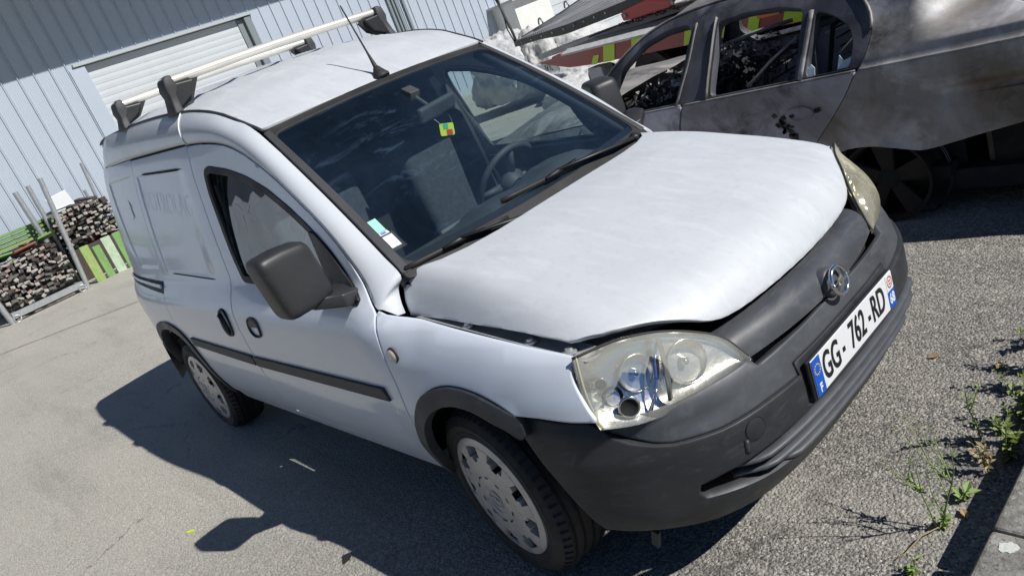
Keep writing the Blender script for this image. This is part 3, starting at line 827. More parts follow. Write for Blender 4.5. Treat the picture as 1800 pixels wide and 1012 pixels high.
FENDER = cr([(-.27, .905), (-.18, .884), (.017, .858), (.229, .833), (.4345, .805), (.4709, .7944)], 3)[:-1] + cr([(.4709, .7944), (.466, .778), (.478, .747), (.4995, .709), (.515, .681), (.533, .650)], 2)[:-1] + [(.533, .648), (.4651, .651), (.366, .6594)] + \
    cr([(.2833, .6597), (.2227, .686), (.1497, .706), (.06, .7155), (-.0204, .7093), (-.097, .684), (-.152, .644), (-.205, .561), (-.262, .44), (-.29, .322)], 3) + A_SEAM[:-1]
FENDER = inset_poly(FENDER + [(-.300, .920)], .003)
def f_flare(x, z):
    p = f_side(x, z); return (x, p[1] - .013 * sstep(.315, .20, x) + .004 * sstep(.26, .31, x), z)
for side in (1, -1):
    mir = side == -1
    fd = panel('front_door', f_side, inset_poly(DOOR, .003), M['van_side_shade'], van, holes=[WINS], res=.05, mirror=mir)
    panel('window_seal', f_side, inset_poly(WINS, -.006), M['rubber'], fd, holes=[inset_poly(WINS, .022)], res=.05, th=.01, off=.003, mirror=mir, inset=.003)
    def f_pane(x, z):
        p = f_side(x, z); d = z - .97; return (x, p[1] + .165 * d * d * (1 if d > 0 else -.3) + .0004 * math.sin(x * 41 + z * 13) + .0003 * math.sin(x * 23 - z * 31), z)
    panel('window_glass', f_pane, inset_poly(WINS, .012), M['side_glass'], fd, res=.04, th=.003, off=-.006, mirror=mir)
    # black corner triangle that carries the mirror
    panel('mirror_sail', f_side, rnd_poly([(-.378, .950), (-.480, 1.024), (-.560, 1.106), (-.630, 1.168), (-.672, 1.180), (-.645, 1.08), (-.600, .960)], .012, 2), M['black_plastic'], fd, res=.04, th=.03, off=.009, mirror=mir)
    panel('wheel_arch_wing', f_side, FENDER, M['van_side_shade'], van, res=.035, mirror=mir)
    sd = panel('sliding_door' if not mir else 'side_panel', f_slide, inset_poly(SLIDE, .003), M['van_side_shade'], van, res=.04 if not mir else .06, mirror=mir, extra=rec_pts(S_REC, .011) if not mir else ())
    panel('quarter_panel', f_quarter, QUARTER, M['van_side_shade'], van, res=.04 if not mir else .06, mirror=mir, extra=rec_pts(Q_REC, .011) if not mir else ())
    panel('sill', f_side, [(-2.29, .316), (-.31, .316), (-.33, .262), (-2.27, .262)], M['van_side_shade'], van, res=.06, mirror=mir, off=-.004)
    # rub strips
    panel('rub_strip', f_side, [(-2.32, .688), (-1.4875, .667), (-1.476, .622), (-2.302, .645)], M['strip_plastic'], sd, res=.05, th=.012, off=.010, mirror=mir)
    panel('rub_strip', f_side, [(-1.468, .666), (-.350, .668), (-.336, .622), (-1.459, .621)], M['strip_plastic'], fd, res=.05, th=.012, off=.010, mirror=mir)
    # arch flares
    fo = cr([(.300, .656), (.2833, .663), (.2227, .689), (.1497, .709), (.06, .7185), (-.0204, .7123), (-.099, .687), (-.155, .646), (-.208, .562), (-.266, .44), (-.30, .30)], 3)
    fi = cr([(-.262, .30), (-.225, .42), (-.165, .54), (-.118, .602), (-.06, .640), (.0, .660), (.065, .6675), (.15, .659), (.246, .629), (.292, .600), (.312, .612)], 3)
    panel('wheel_arch_flare', f_flare, fo + fi, M['grey_plastic'], van, res=.03, th=.03, off=.0, mirror=mir, inset=.006)
    ro = cr([(-3.16, .39), (-3.14, .52), (-3.06, .645), (-2.92, .725), (-2.716, .755), (-2.60, .748), (-2.50, .725), (-2.42, .685), (-2.352, .614), (-2.312, .537), (-2.298, .43), (-2.312, .30)], 3)
    ri = cr([(-2.352, .30), (-2.342, .43), (-2.358, .525), (-2.398, .592), (-2.455, .65), (-2.53, .684), (-2.61, .703), (-2.716, .709), (-2.89, .68), (-3.02, .605), (-3.09, .50), (-3.11, .39)], 3)
    panel('wheel_arch_flare', f_side, ro + ri, M['grey_plastic'], van, res=.035, th=.05, off=.010, mirror=mir, inset=.006)
    # roof side / windscreen pillar: lofted from the door's upper edge up to the gutter and the windscreen
    A = [(-3.40, 1.634), (-3.0, 1.634), (-2.5, 1.627), (-2.04, 1.612), (-1.555, 1.590), (-1.378, 1.576), (-1.210, 1.550), (-1.086, 1.514), (-.955, 1.451), (-.850, 1.391), (-.774, 1.343), (-.648, 1.255), (-.538, 1.169), (-.450, 1.083), (-.382, 1.003), (-.315, .929), (-.288, .917), (-.258, .904), (-.232, .893)]
    A = [Vector(f_side(x, z)) for x, z in A]
    def g3(x): return Vector((x, -gutter_y(x) - .004, spl(ZGX, ZGZ, x) - .004))
    def w3(t): p = f_ws(-1.012, t); return Vector((p[0], p[1], p[2] - .004))
    tb = []
    for p in A[9:16]:
        p0, p1 = w3(1.0), w3(0.0); dd = p1 - p0; q = p - p0
        tb.append(1 - (q.x * dd.x + q.z * dd.z) / (dd.x ** 2 + dd.z ** 2))
    Bc = [g3(-3.40), g3(-3.0), g3(-2.5), g3(-2.04), g3(-1.60), g3(-1.42), g3(-1.25), g3(-1.12), g3(-1.015)] + [w3(min(.97, max(.03, t))) for t in tb] + [ Vector((-.300, -.673, .948)), Vector((-.290, -.690, .908)), Vector((-.268, -.704, .874))]
    Bl = [.006, .012, .016, .018, .020, .022, .023, .023, .020, .017, .014, .012, .012, .012, .012, .012, .008, .004, .0]
    Ad = cr([tuple(p) for p in A], 4); Bd = cr([tuple(p) for p in Bc], 4); Ld = cr([(b, 0) for b in Bl], 4)
    mb = MB(); NV = 10; ns_ = len(Ad)
    V = []
    for i in range(ns_):
        a = Vector(Ad[i]); b = Vector(Bd[i]); ch = b - a
        tdir = Vector(Ad[min(i + 1, ns_ - 1)]) - Vector(Ad[max(i - 1, 0)])
        on = tdir.cross(ch).normalized()
        for j in range(NV + 1):
            t = j / NV
            p = a.lerp(b, t) + on * (Ld[i][0] * 4 * t * (1 - t) * (1.12 - .24 * t))
            V.append(p)
    F = [(i * (NV + 1) + j, (i + 1) * (NV + 1) + j, (i + 1) * (NV + 1) + j + 1, i * (NV + 1) + j + 1) for i in range(ns_ - 1) for j in range(NV)]
    # turned-in edge along the door cut
    base = len(V)
    for i in range(ns_): V.append(Vector(Ad[i]) + Vector((0, .02, .004)))
    F += [(base + i, base + i + 1, (i + 1) * (NV + 1), i * (NV + 1)) for i in range(ns_ - 14)]
    if mir:
        V = [Vector((p.x, -p.y, p.z)) for p in V]; F = [q[::-1] for q in F]
    me = bpy.data.meshes.new('roof_side'); me.from_pydata([tuple(p) for p in V], [], F)
    for p in me.polygons: p.use_smooth = p.index < (ns_ - 1) * NV
    link('roof_side', me, M['van_white'], van)
    sy = -1 if side == 1 else 1
    # white weather line over the middle pillar and the roof gutter
    mb = MB(); mb.tube([(x, sy * (gutter_y(x) + .000), spl(ZGX, ZGZ, x) + .000) for x in [-3.2 + k * .1 for k in range(23)] + [-.97, -.945]], .0055, 6); mb.build('roof_gutter', M['strip_plastic'], van, smooth=True)
    ii = 4 * 4
    mb = MB(); mb.tube([V[ii * (NV + 1) + j] + Vector((0, sy * .001, .001)) for j in range(NV + 1)], .003, 6); mb.build('pillar_joint', M['plate_white'], van, smooth=True)
# dark cut lines pressed into the panels
def groove(name, pts, w, par, fld=f_side, m='dark_void', off=.0012):
    """a thin shut line lying in the sheet"""
    mb = MB(); P = [Vector(fld(*q)) for q in pts]; e = 1e-3
    N = []
    for q in pts:
        a, b = q
        nn = (Vector(fld(a + e, b)) - Vector(fld(a - e, b))).cross(Vector(fld(a, b + e)) - Vector(fld(a, b - e))).normalized(); N.append(nn)
    L = []; Rr = []
    for i, p in enumerate(P):
        t = (P[min(i + 1, len(P) - 1)] - P[max(i - 1, 0)]).normalized(); s = t.cross(N[i]) * w / 2
        k = 1 if 0 < i < len(P) - 1 else .3
        L.append(p + N[i] * off - s * k); Rr.append(p + N[i] * off + s * k)
    n = len(P)
    mb.add(L + Rr, [(i, n + i, n + i + 1, i + 1) for i in range(n - 1)])
    return mb.build(name, M[m], par)
right_slide = [o for o in van.children if o.name.startswith('sliding_door')][0]
right_door = [o for o in van.children if o.name == 'front_door'][0]
groove('shut_line', [(-2.50 + k * .05, 1.6225 - .0165 * (k / 10)) for k in range(20)], .010, van, f_slide)
groove('shut_line', [(-2.30 + k * .05, 1.538 - .0026 * k) for k in range(13)], .011, right_slide, f_slide, off=.006)
groove('shut_line', [(-2.32 + k * .04, 1.030 - .0014 * k) for k in range(17)], .007, right_slide, f_side, off=.001)
# sliding rail let into the quarter panel
panel('slide_rail', f_quarter, [(-2.527, .985), (-3.41, 1.008), (-3.42, .975), (-2.524, .925)], M['rubber'], van, res=.05, th=.01, off=.002)
panel('rail_lip', f_quarter, [(-2.535, .968), (-3.40, .999), (-3.40, .990), (-2.533, .950)], M['van_side_shade'], van, res=.05, th=.006, off=.012)
# a torn decal and ghost lettering left on the flank
panel('torn_decal', f_quarter, [(-2.745, 1.44), (-2.70, 1.40), (-2.712, 1.385), (-2.69, 1.33), (-2.715, 1.345), (-2.735, 1.32), (-2.742, 1.38)], M['plate_white'], van, res=.05, th=.0004, off=.0035)
mat('ghost_letters', (.75, .80, .87), .32, coat=.55, coat_rough=.07)
def on_side(fld, x, z, ang=0, off=.0012):
    e = 1e-3; p = Vector(fld(x, z))
    tx = (Vector(fld(x + e, z)) - Vector(fld(x - e, z))).normalized(); tz = (Vector(fld(x, z + e)) - Vector(fld(x, z - e))).normalized()
    n = tx.cross(tz).normalized(); tz = n.cross(tx)
    return Matrix.Translation(p + n * off) @ Matrix(((tx.x, tz.x, n.x, 0), (tx.y, tz.y, n.y, 0), (tx.z, tz.z, n.z, 0), (0, 0, 0, 1))) @ Matrix.Rotation(ang, 4, 'Z')
gl = text_mesh('ghost_lettering', 'VOTROLAG', .155, M['ghost_letters'], right_slide, Matrix.Identity(4), sx=.86, ext=0, offset=-.0045)
for v in gl.data.vertices:
    ca, sa = math.cos(R(-6)), math.sin(R(-6)); x = -2.05 + v.co.x * ca - v.co.y * sa; z = 1.37 + v.co.x * sa + v.co.y * ca
    p = f_slide(x, z); v.co = (p[0], p[1] - .0010, p[2])
# handles
def handle(x, z, rx, rz, par, name, scoop):
    mb = MB(); n = 28
    def loop(k, off):
        out = []
        for i in range(n):
            a = 2 * math.pi * i / n
            ca, sa = math.cos(a), math.sin(a)
            px = x + rx * k * (abs(ca) ** .8) * (1 if ca > 0 else -1); pz = z + rz * k * (abs(sa) ** .8) * (1 if sa > 0 else -1)
            p = Vector(f_side(px, pz)); out.append(p + Vector((0, -off, 0)))
        return out
    rings = [loop(1.0, .001), loop(.97, .007), loop(.88, .009), loop(.80, .004), loop(.72, -.018)]
    v = [p for r_ in rings for p in r_]
    f = [(i * n + k, i * n + (k + 1) % n, (i + 1) * n + (k + 1) % n, (i + 1) * n + k) for i in range(len(rings) - 1) for k in range(n)] + [tuple((len(rings) - 1) * n + k for k in range(n))]
    mb.add(v, f); o = mb.build(name, M['black_plastic'], par, smooth=True, auto=50)
    mb = MB()
    if scoop == 'flap':
        v = [Vector(f_side(x + rx * .8 * math.cos(a), z + rz * .06 + rz * .74 * math.sin(a))) + Vector((0, -.006, 0)) for a in [math.pi * k / 12 for k in range(13)]]
        mb.prism(v, (0, .006, 0)); mb.build('pull', M['grey_plastic'], o)
    else:
        P = [Vector(f_side(x + dx, z + dz)) + Vector((0, -.008, 0)) for dx, dz in ((-rx * .45, rz * .6), (-rx * .1, rz * .2), (rx * .1, -rz * .3), (rx * .25, -rz * .7))]
        mb.tube(P, .012, 8); mb.build('pull', M['grey_plastic'], o, smooth=True)
handle(-1.293, .822, .062, .047, right_door, 'door_handle', 'flap')
handle(-1.630, .822, .060, .068, right_slide, 'door_handle', 'bar')
# round side indicator
mb = MB(); c = Vector(f_side(-.238, .789)); mb.lathe([(.0, .012), (.012, .0115), (.020, .008), (.023, .003), (.0235, -.004)], c, (0, -1, .05), 24); ind = mb.build('side_indicator', M['indicator_lens'], van, smooth=True)
mb = MB(); mb.lathe([(.0235, .004), (.0265, .004), (.0275, -.002)], c, (0, -1, .05), 24); mb.build('bezel', M['rubber'], ind, smooth=True)

# ---- hood, slightly sprung open
HOOD_R = [(-.115, 0), (-.117, -.12), (-.120, -.24), (-.128, -.34), (-.152, -.46), (-.192, -.55), (-.245, -.607), (-.288, -.640), (-.298, -.656), (-.284, -.679)]
HSIDE = [(-.255, -.697), (.056, -.696), (.332, -.692), (.428, -.684), (.452, -.672)]
def hfx(y):
    zt = spl([0, .2, .3, .36, .40, .465, .52, .58, .63, .70], [.712, .713, .716, .722, .733, .770, .795, .812, .820, .822], abs(y)); a, b = .3, .76
    for _ in range(40):
        m = (a + b) / 2
        if hood_z(m, y) > zt: a = m
        else: b = m
    return a
HFRONT = [(hfx(-y), -y) for y in (.635, .60, .56, .52, .48, .45, .425, .40, .375, .35, .31, .26, .20, .13, .06, 0)]
half = HOOD_R[1:] + HSIDE + HFRONT
HOOD = half + [(x, -y) for x, y in half[::-1][1:]] + [(HOOD_R[0])]
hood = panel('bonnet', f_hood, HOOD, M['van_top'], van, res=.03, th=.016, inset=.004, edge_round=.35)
# roof skin
RO = [(-3.40, -gutter_y(-3.40) + .006)] + [(x, -gutter_y(x) + .006) for x in (-3.2, -3.0, -2.6, -2.2, -1.8, -1.5, -1.2, -1.0)] + [(f_ws(s_, 1.008)[0], .574 * s_) for s_ in (-.995, -.85, -.7, -.5, -.3, -.15, 0)]
ROOF = RO + [(x, -y) for x, y in RO[::-1][1:]]
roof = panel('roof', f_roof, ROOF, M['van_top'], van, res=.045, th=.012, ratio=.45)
# tail
mb = MB()
def tail(u, v):
    z = .42 + 1.32 * v
    yy = (side_y(-3.44, max(z, .5)) if z < 1.62 else .56 - (z - 1.62) * 1.2) * (2 * u - 1)
    return (-3.46 - .05 * math.sin(math.pi * u) + .10 * sstep(1.3, 1.75, z), yy, z)
mb.grid(tail, 10, 14); mb.build('rear_doors', M['van_side_shade'], van, smooth=True)
mb = MB(); mb.grid(lambda u, v: (-3.50 + .34 * abs(2 * u - 1) ** 5 - .02 * math.sin(math.pi * v), .82 * (2 * u - 1), .30 + .26 * v), 24, 5); mb.build('rear_bumper', M['grey_plastic'], van, smooth=True)

# ---- windscreen
WSB = [(-1, 0)] + [(-1 + k * .1, 0) for k in range(1, 20)] + [(1, 0), (1, 1)] + [(1 - k * .1, 1) for k in range(1, 20)] + [(-1, 1)]
def f_ws2(s, t): return f_ws(s, t)
ws = panel('windscreen', f_ws2, [(-.985, .005), (.985, .005), (.985, .985), (-.985, .985)], M['windscreen'], van, res=.09, th=.0005, edge_round=0, inset=.01)
panel('screen_seal', f_ws2, rnd_poly([(-1.004, -.01), (1.004, -.01), (1.004, 1.012), (-1.004, 1.012)], .03, 3), M['rubber'], ws, holes=[rnd_poly([(-.952, .050), (.952, .050), (.962, .968), (-.962, .968)], .06, 4)], res=.09, th=.008, off=.004, inset=.006)
for s0, nm in ((-1, 'pillar_trim'), (1, 'pillar_trim')):
    a0, a1 = (s0 * 1.006, s0 * .960)
    panel(nm, f_ws2, [(min(a0, a1), .02), (max(a0, a1), .02), (max(a0, a1), .995), (min(a0, a1), .995)], M['strip_plastic'], van, res=.05, th=.012, off=.009, inset=.006)
# black ceramic band with its dotted edge
mat('frit', (.008, .008, .01), .35, coat=.5)
panel('frit_band', f_ws2, [(-.95, .045), (.95, .045), (.95, .082), (-.95, .082)], M['frit'], ws, res=.09, th=.0006, off=-.0015, edge_round=0, inset=.008)
mb = MB()
for k in range(44):
    s = -.28 + .60 * k / 43
    for r_ in range(2):
        p = Vector(f_ws(s + .006 * r_, .088 + .010 * r_)); mb.box(p, (.006, .006, .004))
fd_ = mb.build('frit_dots', M['frit'], ws); fd_['kind'] = 'stuff'
# stickers inside the lower corner
def sticker(nm, s0, s1, t0, t1, m, off):
    return panel(nm, f_ws2, [(s0, t0), (s1, t0), (s1, t1), (s0, t1)], M[m], ws, res=.05, th=.0003, off=off, edge_round=0, inset=.004)
s_ = sticker('insurance_sticker', -.985, -.905, .232, .302, 'paper_green', .002)
panel('blue_strip', f_ws2, [(-.978, .214), (-.900, .214), (-.903, .230), (-.982, .230)], M['paper_white'], ws, res=.05, th=.0003, off=.002, edge_round=0)
panel('blue_strip', f_ws2, [(-.945, .217), (-.915, .217), (-.916, .227), (-.946, .227)], M['paper_blue'], ws, res=.05, th=.0003, off=.0026, edge_round=0)
panel('plastic_sleeve', f_ws2, [(-.985, .128), (-.878, .128), (-.885, .216), (-.992, .216)], M['plastic_sleeve'], ws, res=.05, th=.0003, off=.0015, edge_round=0)
sticker('parking_card', -.972, -.898, .142, .206, 'paper_white', .0026)
# cowl under the bonnet's rear edge
mb = MB(); mb.grid(lambda u, v: ((-.280 + .095 * (1 - (2 * u - 1) ** 2)) + .12 * v, (.662 - .05 * v) * (2 * u - 1), .956 - .045 * v), 24, 3); mb.build('cowl', M['black_plastic'], van, smooth=True)
# wipers: s across, t up the glass
def wiper(s_tip, t_tip, s_end, t_end, s_piv, t_piv):
    w = None
    def P(s, t, o=.02):
        e = 1e-3; p = Vector(f_ws(s, t)); n = (Vector(f_ws(s + e, t)) - p).cross(Vector(f_ws(s, t + e)) - p).normalized(); return p + n * o
    mb = MB(); path = [P(s_tip + (s_end - s_tip) * k / 8, t_tip + (t_end - t_tip) * k / 8, .012 + .004 * math.sin(math.pi * k / 8)) for k in range(9)]
    mb.tube(path, .0065, 6, sq=(1.5, .8)); blade = mb.build('wiper_blade', M['rubber'], van, smooth=True)
    mid = P((s_tip + s_end) / 2, (t_tip + t_end) / 2, .026)
    q1 = P((s_tip + s_end) / 2 - .10, (t_tip + t_end) / 2, .024); q2 = P((s_tip + s_end) / 2 + .10, (t_tip + t_end) / 2, .024)
    mb = MB(); mb.tube([q1, mid, q2], [.006, .011, .006], 6); mb.build('blade_yoke', M['black_plastic'], blade, smooth=True)
    piv = P(s_piv, t_piv, .008); k1 = P(s_piv + (((s_tip + s_end) / 2) - s_piv) * .35, t_piv + .012, .032)
    mb = MB(); mb.tube([piv, k1, mid + Vector((0, 0, .006))], [.015, .011, .008], 6, sq=(.7, 1.3)); mb.lathe([(0, .016), (.018, .014), (.02, -.01)], piv, (.4, 0, 1), 14); mb.build('wiper_arm', M['black_plastic'], blade, smooth=True)
wiper(-.985, .030, -.36, .020, -.15, -.03)
wiper(-.31, .094, .52, .052, .84, .012)

# ---- front: bumper (two skins that meet at the crease), grille bar, lamps
def fb(a, z): return f_bump(-a, z)
CREASE = [(.867, .6109), (.842, .585), (.799, .5626), (.744, .5433), (.695, .5311), (.632, .5254), (.573, .5202), (.503, .5189), (.42, .5176), (.345, .514), (.286, .512)]
BOT = [(.955, .300), (.90, .290), (.841, .282), (.747, .268), (.655, .252), (.56, .245), (.45, .238), (.30, .228), (.15, .222), (0, .220)]
BREAR = [(1.135, .640), (1.115, .600), (1.086, .546), (1.0406, .462), (1.0, .380), (.972, .325)]
# lower skin, right half going from the arch along the crease to the plate recess, mirrored to the other side
low = [(-s, z) for s, z in [BREAR[0], (1.05, .640), (.97, .632), (.90, .626)] + CREASE]
low = low + [(-.286, .425), (-.27, .415)]
lowR = low + [(.27, .415), (.286, .425)] + [(-a, z) for a, z in low[:-2][::-1]]
bott = [(s, z) for s, z in BREAR[1:] + BOT]
LOWER = lowR + bott[:] + [(-s, z) for s, z in bott[::-1][1:]]
SLOT = [(-.675, .372), (-.660, .352), (-.62, .345), (-.45, .315), (-.25, .292), (0, .285), (.25, .292), (.45, .315), (.62, .345), (.660, .352), (.675, .372), (.665, .398), (.60, .404), (.45, .408), (.30, .408), (.0, .406), (-.30, .408), (-.45, .408), (-.60, .404), (-.665, .398)]
bump = panel('front_bumper', fb, LOWER, M['grey_plastic'], van, holes=[SLOT], res=.03, th=.03, inset=.006)
UPT = [(.878, .616), (.81, .6165), (.70, .6165), (.62, .619), (.528, .622), (.44, .622), (.405, .6225), (.392, .600), (.2, .601), (.07, .602)]
up = [(-s, z) for s, z in UPT] + [(.0, .600)] + [(s, z) for s, z in UPT[::-1]]
upl = [(s, z) for s, z in CREASE]
UPPER = up + upl + [(.286, .548), (-.286, .548)] + [(-s, z) for s, z in CREASE[::-1]]
def fb2(a, z):
    s = -a
    dent = .014 * math.exp(-((s - .80) / .055) ** 2 - ((z - .575) / .05) ** 2) + .008 * math.exp(-((s - .60) / .09) ** 2 - ((z - .56) / .03) ** 2)
    return f_bump(s, z, .012 + dent)
panel('bumper_upper_skin', fb2, UPPER, M['faded_sheen_plastic'], bump, res=.03, th=.02, inset=.006)
# dark recess behind the number plate, slot backing and three ribs
panel('plate_recess', lambda a, z: f_bump(-a, z, .006), [(-.284, .548), (-.284, .414), (.284, .414), (.284, .548)], M['grey_plastic'], bump, res=.05, th=.01)
def back(s, z, d): p = f_bump(s, z, d); return p
mb = MB(); mb.grid(lambda u, v: back(-.72 + 1.44 * u, .27 + .30 * v, .075), 40, 4); mb.build('bumper_void', M['dark_void'], bump, smooth=True)
for zc, ds in ((.386, .58), (.352, .56), (.318, .44)):
    mb = MB(); mb.tube([Vector(f_bump(-ds + 2 * ds * k / 40, zc - .0 * k + (.0 if abs(k - 20) < 17 else 0), .006 + .045 * sstep(.80, 1.0, abs(k - 20) / 20))) for k in range(41)], .0105, 8, sq=(.9, 1.9)); mb.build('grille_slat', M['faded_sheen_plastic'], bump, smooth=True)
# tow-eye cap, fixing dimple
cpos = Vector(f_bump(.485, .4776, -.001)); cn = plan(.485); cn = Vector((cn[2], -cn[3], 0))
mb = MB(); mb.lathe([(.0295, -.004), (.0295, .0002), (.0280, .0008), (0, .0008)], cpos, cn, 28); mb.build('towing_eye_cap', M['grey_plastic'], bump, smooth=True, auto=40)
mb = MB(); mb.lathe([(.0312, .0006), (.0295, .0006)], cpos + cn * .0008, cn, 28); mb.build('cap_gap', M['dark_void'], bump)
mb = MB(); mb.tube([Vector(f_bump(.52, .463, -.001)), Vector(f_bump(.525, .435, .001)), Vector(f_bump(.520, .428, .002))], .007, 8); mb.build('bumper_pip', M['grey_plastic'], bump, smooth=True)
# hanging clip under the bumper
mb = MB(); mb.box((.505, -.70, .222), (.022, .012, .055), Matrix.Rotation(.3, 3, 'Y')); mb.build('torn_clip', M['strip_plastic'], bump)
# grille bar between the lamps
def gb_edge(y, v):
    a = abs(y)
    xt = .676 - .055 * (a / .39) ** 2 + .062 * (1 - (a / .39) ** 2) * 0; zt = .690 - .004 * (a / .39) ** 2
    xb = .760 - .052 * (a / .38) ** 2; zb = .612
    k = 4 * v * (1 - v)
    return Vector((xb + (xt - xb) * v + .016 * k, y, zb + (zt - zb) * v + .020 * k))
def gb(u, v):
    yy = (2 * u - 1) * (.385 + .012 * v); return gb_edge(yy, v)
mb = MB(); mb.grid(gb, 40, 10)
g0 = len(mb.v)
mb.grid(lambda u, v: gb(u, 0) + Vector((-.03 * v, 0, -.012 * v)), 40, 2)
mb.grid(lambda u, v: gb(0, u) + Vector((-.03 * v, .012 * v, -.01 * v)), 10, 2)
mb.grid(lambda u, v: gb(1, u) + Vector((-.03 * v, -.012 * v, -.01 * v)), 10, 2)
bar = mb.build('grille_bar', M['faded_sheen_plastic'], van, smooth=True, auto=40)
mb = MB(); mb.grid(lambda u, v: Vector((.600 + .10 * v - .03 * (2 * u - 1) ** 2, .37 * (2 * u - 1), .650 - .06 * v)), 24, 4); mb.build('slam_panel', M['inner_grey'], van, smooth=True)
# swelling behind the emblem and the emblem itself
EC = Vector((.784, 0, .641)); EN = Vector((1, 0, .22)).normalized()
mb = MB(); mb.lathe([(.046, -.060), (.042, -.024), (.036, -.017), (.0, -.015)], EC, EN, 32); mb.build('emblem_boss', M['faded_sheen_plastic'], bar, smooth=True, auto=50)
em = MB()
Rr_ = .0385; n1, n2 = 44, 10
ue = Vector((0, 1, 0)); ve = EN.cross(ue) * -1
if ve.z < 0: ve = -ve
v = []; f = []
for i in range(n1):
    a = 2 * math.pi * i / n1; d = ue * math.cos(a) + ve * math.sin(a)
    for j in range(n2):
        b2 = 2 * math.pi * j / n2; v.append(EC + d * (Rr_ + .0062 * math.cos(b2)) + EN * (.0070 * math.sin(b2)))
for i in range(n1):
    for j in range(n2): f.append((i * n2 + j, ((i + 1) % n1) * n2 + j, ((i + 1) % n1) * n2 + (j + 1) % n2, i * n2 + (j + 1) % n2))
em.add(v, f)
def e3(y, z): return EC + ue * y + ve * z + EN * .002
zig = [(-.064, .0035), (.006, .0060), (-.004, -.0005), (.064, -.0035), (-.006, -.0060), (.004, .0005)]
zig = [(-.052, .001), (.014, .010), (.006, .0015), (.052, .001), (-.014, -.010), (-.006, -.0005)]
em.prism([e3(*q) for q in zig], EN * .008)
em.build('emblem', M['chrome'], bar, smooth=True, auto=40)
# number plate
PX0 = .7975
plt = MB(); plt.box((PX0 - .006, -.004, .4815), (.010, .532, .117)); plo = plt.build('plate_holder', M['plate_black'], bump, bevel=.003)
def pm(y, z, d=0): return Matrix.Translation((PX0 + .0055 + d, y, z)) @ Matrix(((0, 0, 1, 0), (1, 0, 0, 0), (0, 1, 0, 0), (0, 0, 0, 1)))
mb = MB(); mb.box((PX0 + .002, 0, .4825), (.004, .520, .110)); npo = mb.build('number_plate', M['plate_white'], bump, bevel=.0012)
mb = MB(); mb.box((PX0 + .0045, -.2375, .4825), (.0012, .044, .108)); mb.build('country_band', M['plate_blue'], npo)
mb = MB(); mb.box((PX0 + .0045, .2375, .4555), (.0012, .044, .054)); mb.build('region_band', M['plate_blue'], npo)
mb = MB(); mb.box((PX0 + .0045, .2375, .510), (.0012, .042, .050)); mb.build('region_badge', M['plate_white'], npo)
mb = MB()
for k in range(14):
    a = 2 * math.pi * k / 14; a2 = a + .30
    c0 = Vector((PX0 + .0055, .2375, .510)); r0, r1 = .013, .0165
    q = [c0 + Vector((0, math.cos(t) * r, math.sin(t) * r * 1.15)) for t, r in ((a, r0), (a2, r0), (a2, r1), (a, r1))]
    mb.prism(q, (.0006, 0, 0))
for zz in (-.006, .004):
    mb.box((PX0 + .0057, .2375, .510 + zz), (.0008, .012, .0045))
mb.build('region_crest', M['plate_red'], npo)
mb = MB()
for k in range(12):
    a = 2 * math.pi * k / 12; c0 = Vector((PX0 + .0053, -.2375 + .0145 * math.cos(a), .5035 + .0145 * math.sin(a)))
    st = []
    for j in range(10):
        t = math.pi / 2 + j * math.pi / 5; r = .0032 if j % 2 == 0 else .0013; st.append(c0 + Vector((0, r * math.cos(t), r * math.sin(t))))
    mb.prism(st, (.0006, 0, 0))
mb.build('star_ring', M['star_yellow'], npo)
text_mesh('country_letter', 'F', .036, M['plate_white'], npo, pm(-.2375, .447), sx=.8, ext=.0004, offset=.0012)
text_mesh('department_number', '68', .044, M['plate_white'], npo, pm(.2375, .456), sx=.75, ext=.0004, offset=.0014)
for body, yc in (('GG', -.160), ('-', -.0880), ('762', .0035), ('-', .0820), ('RD', .146)):
    text_mesh('plate_characters', body, .112 if body != '-' else .12, M['plate_black'], npo, pm(yc, .4825 if body != '-' else .485), sx=.60 if body != '-' else .42, ext=.0004, offset=.0016)

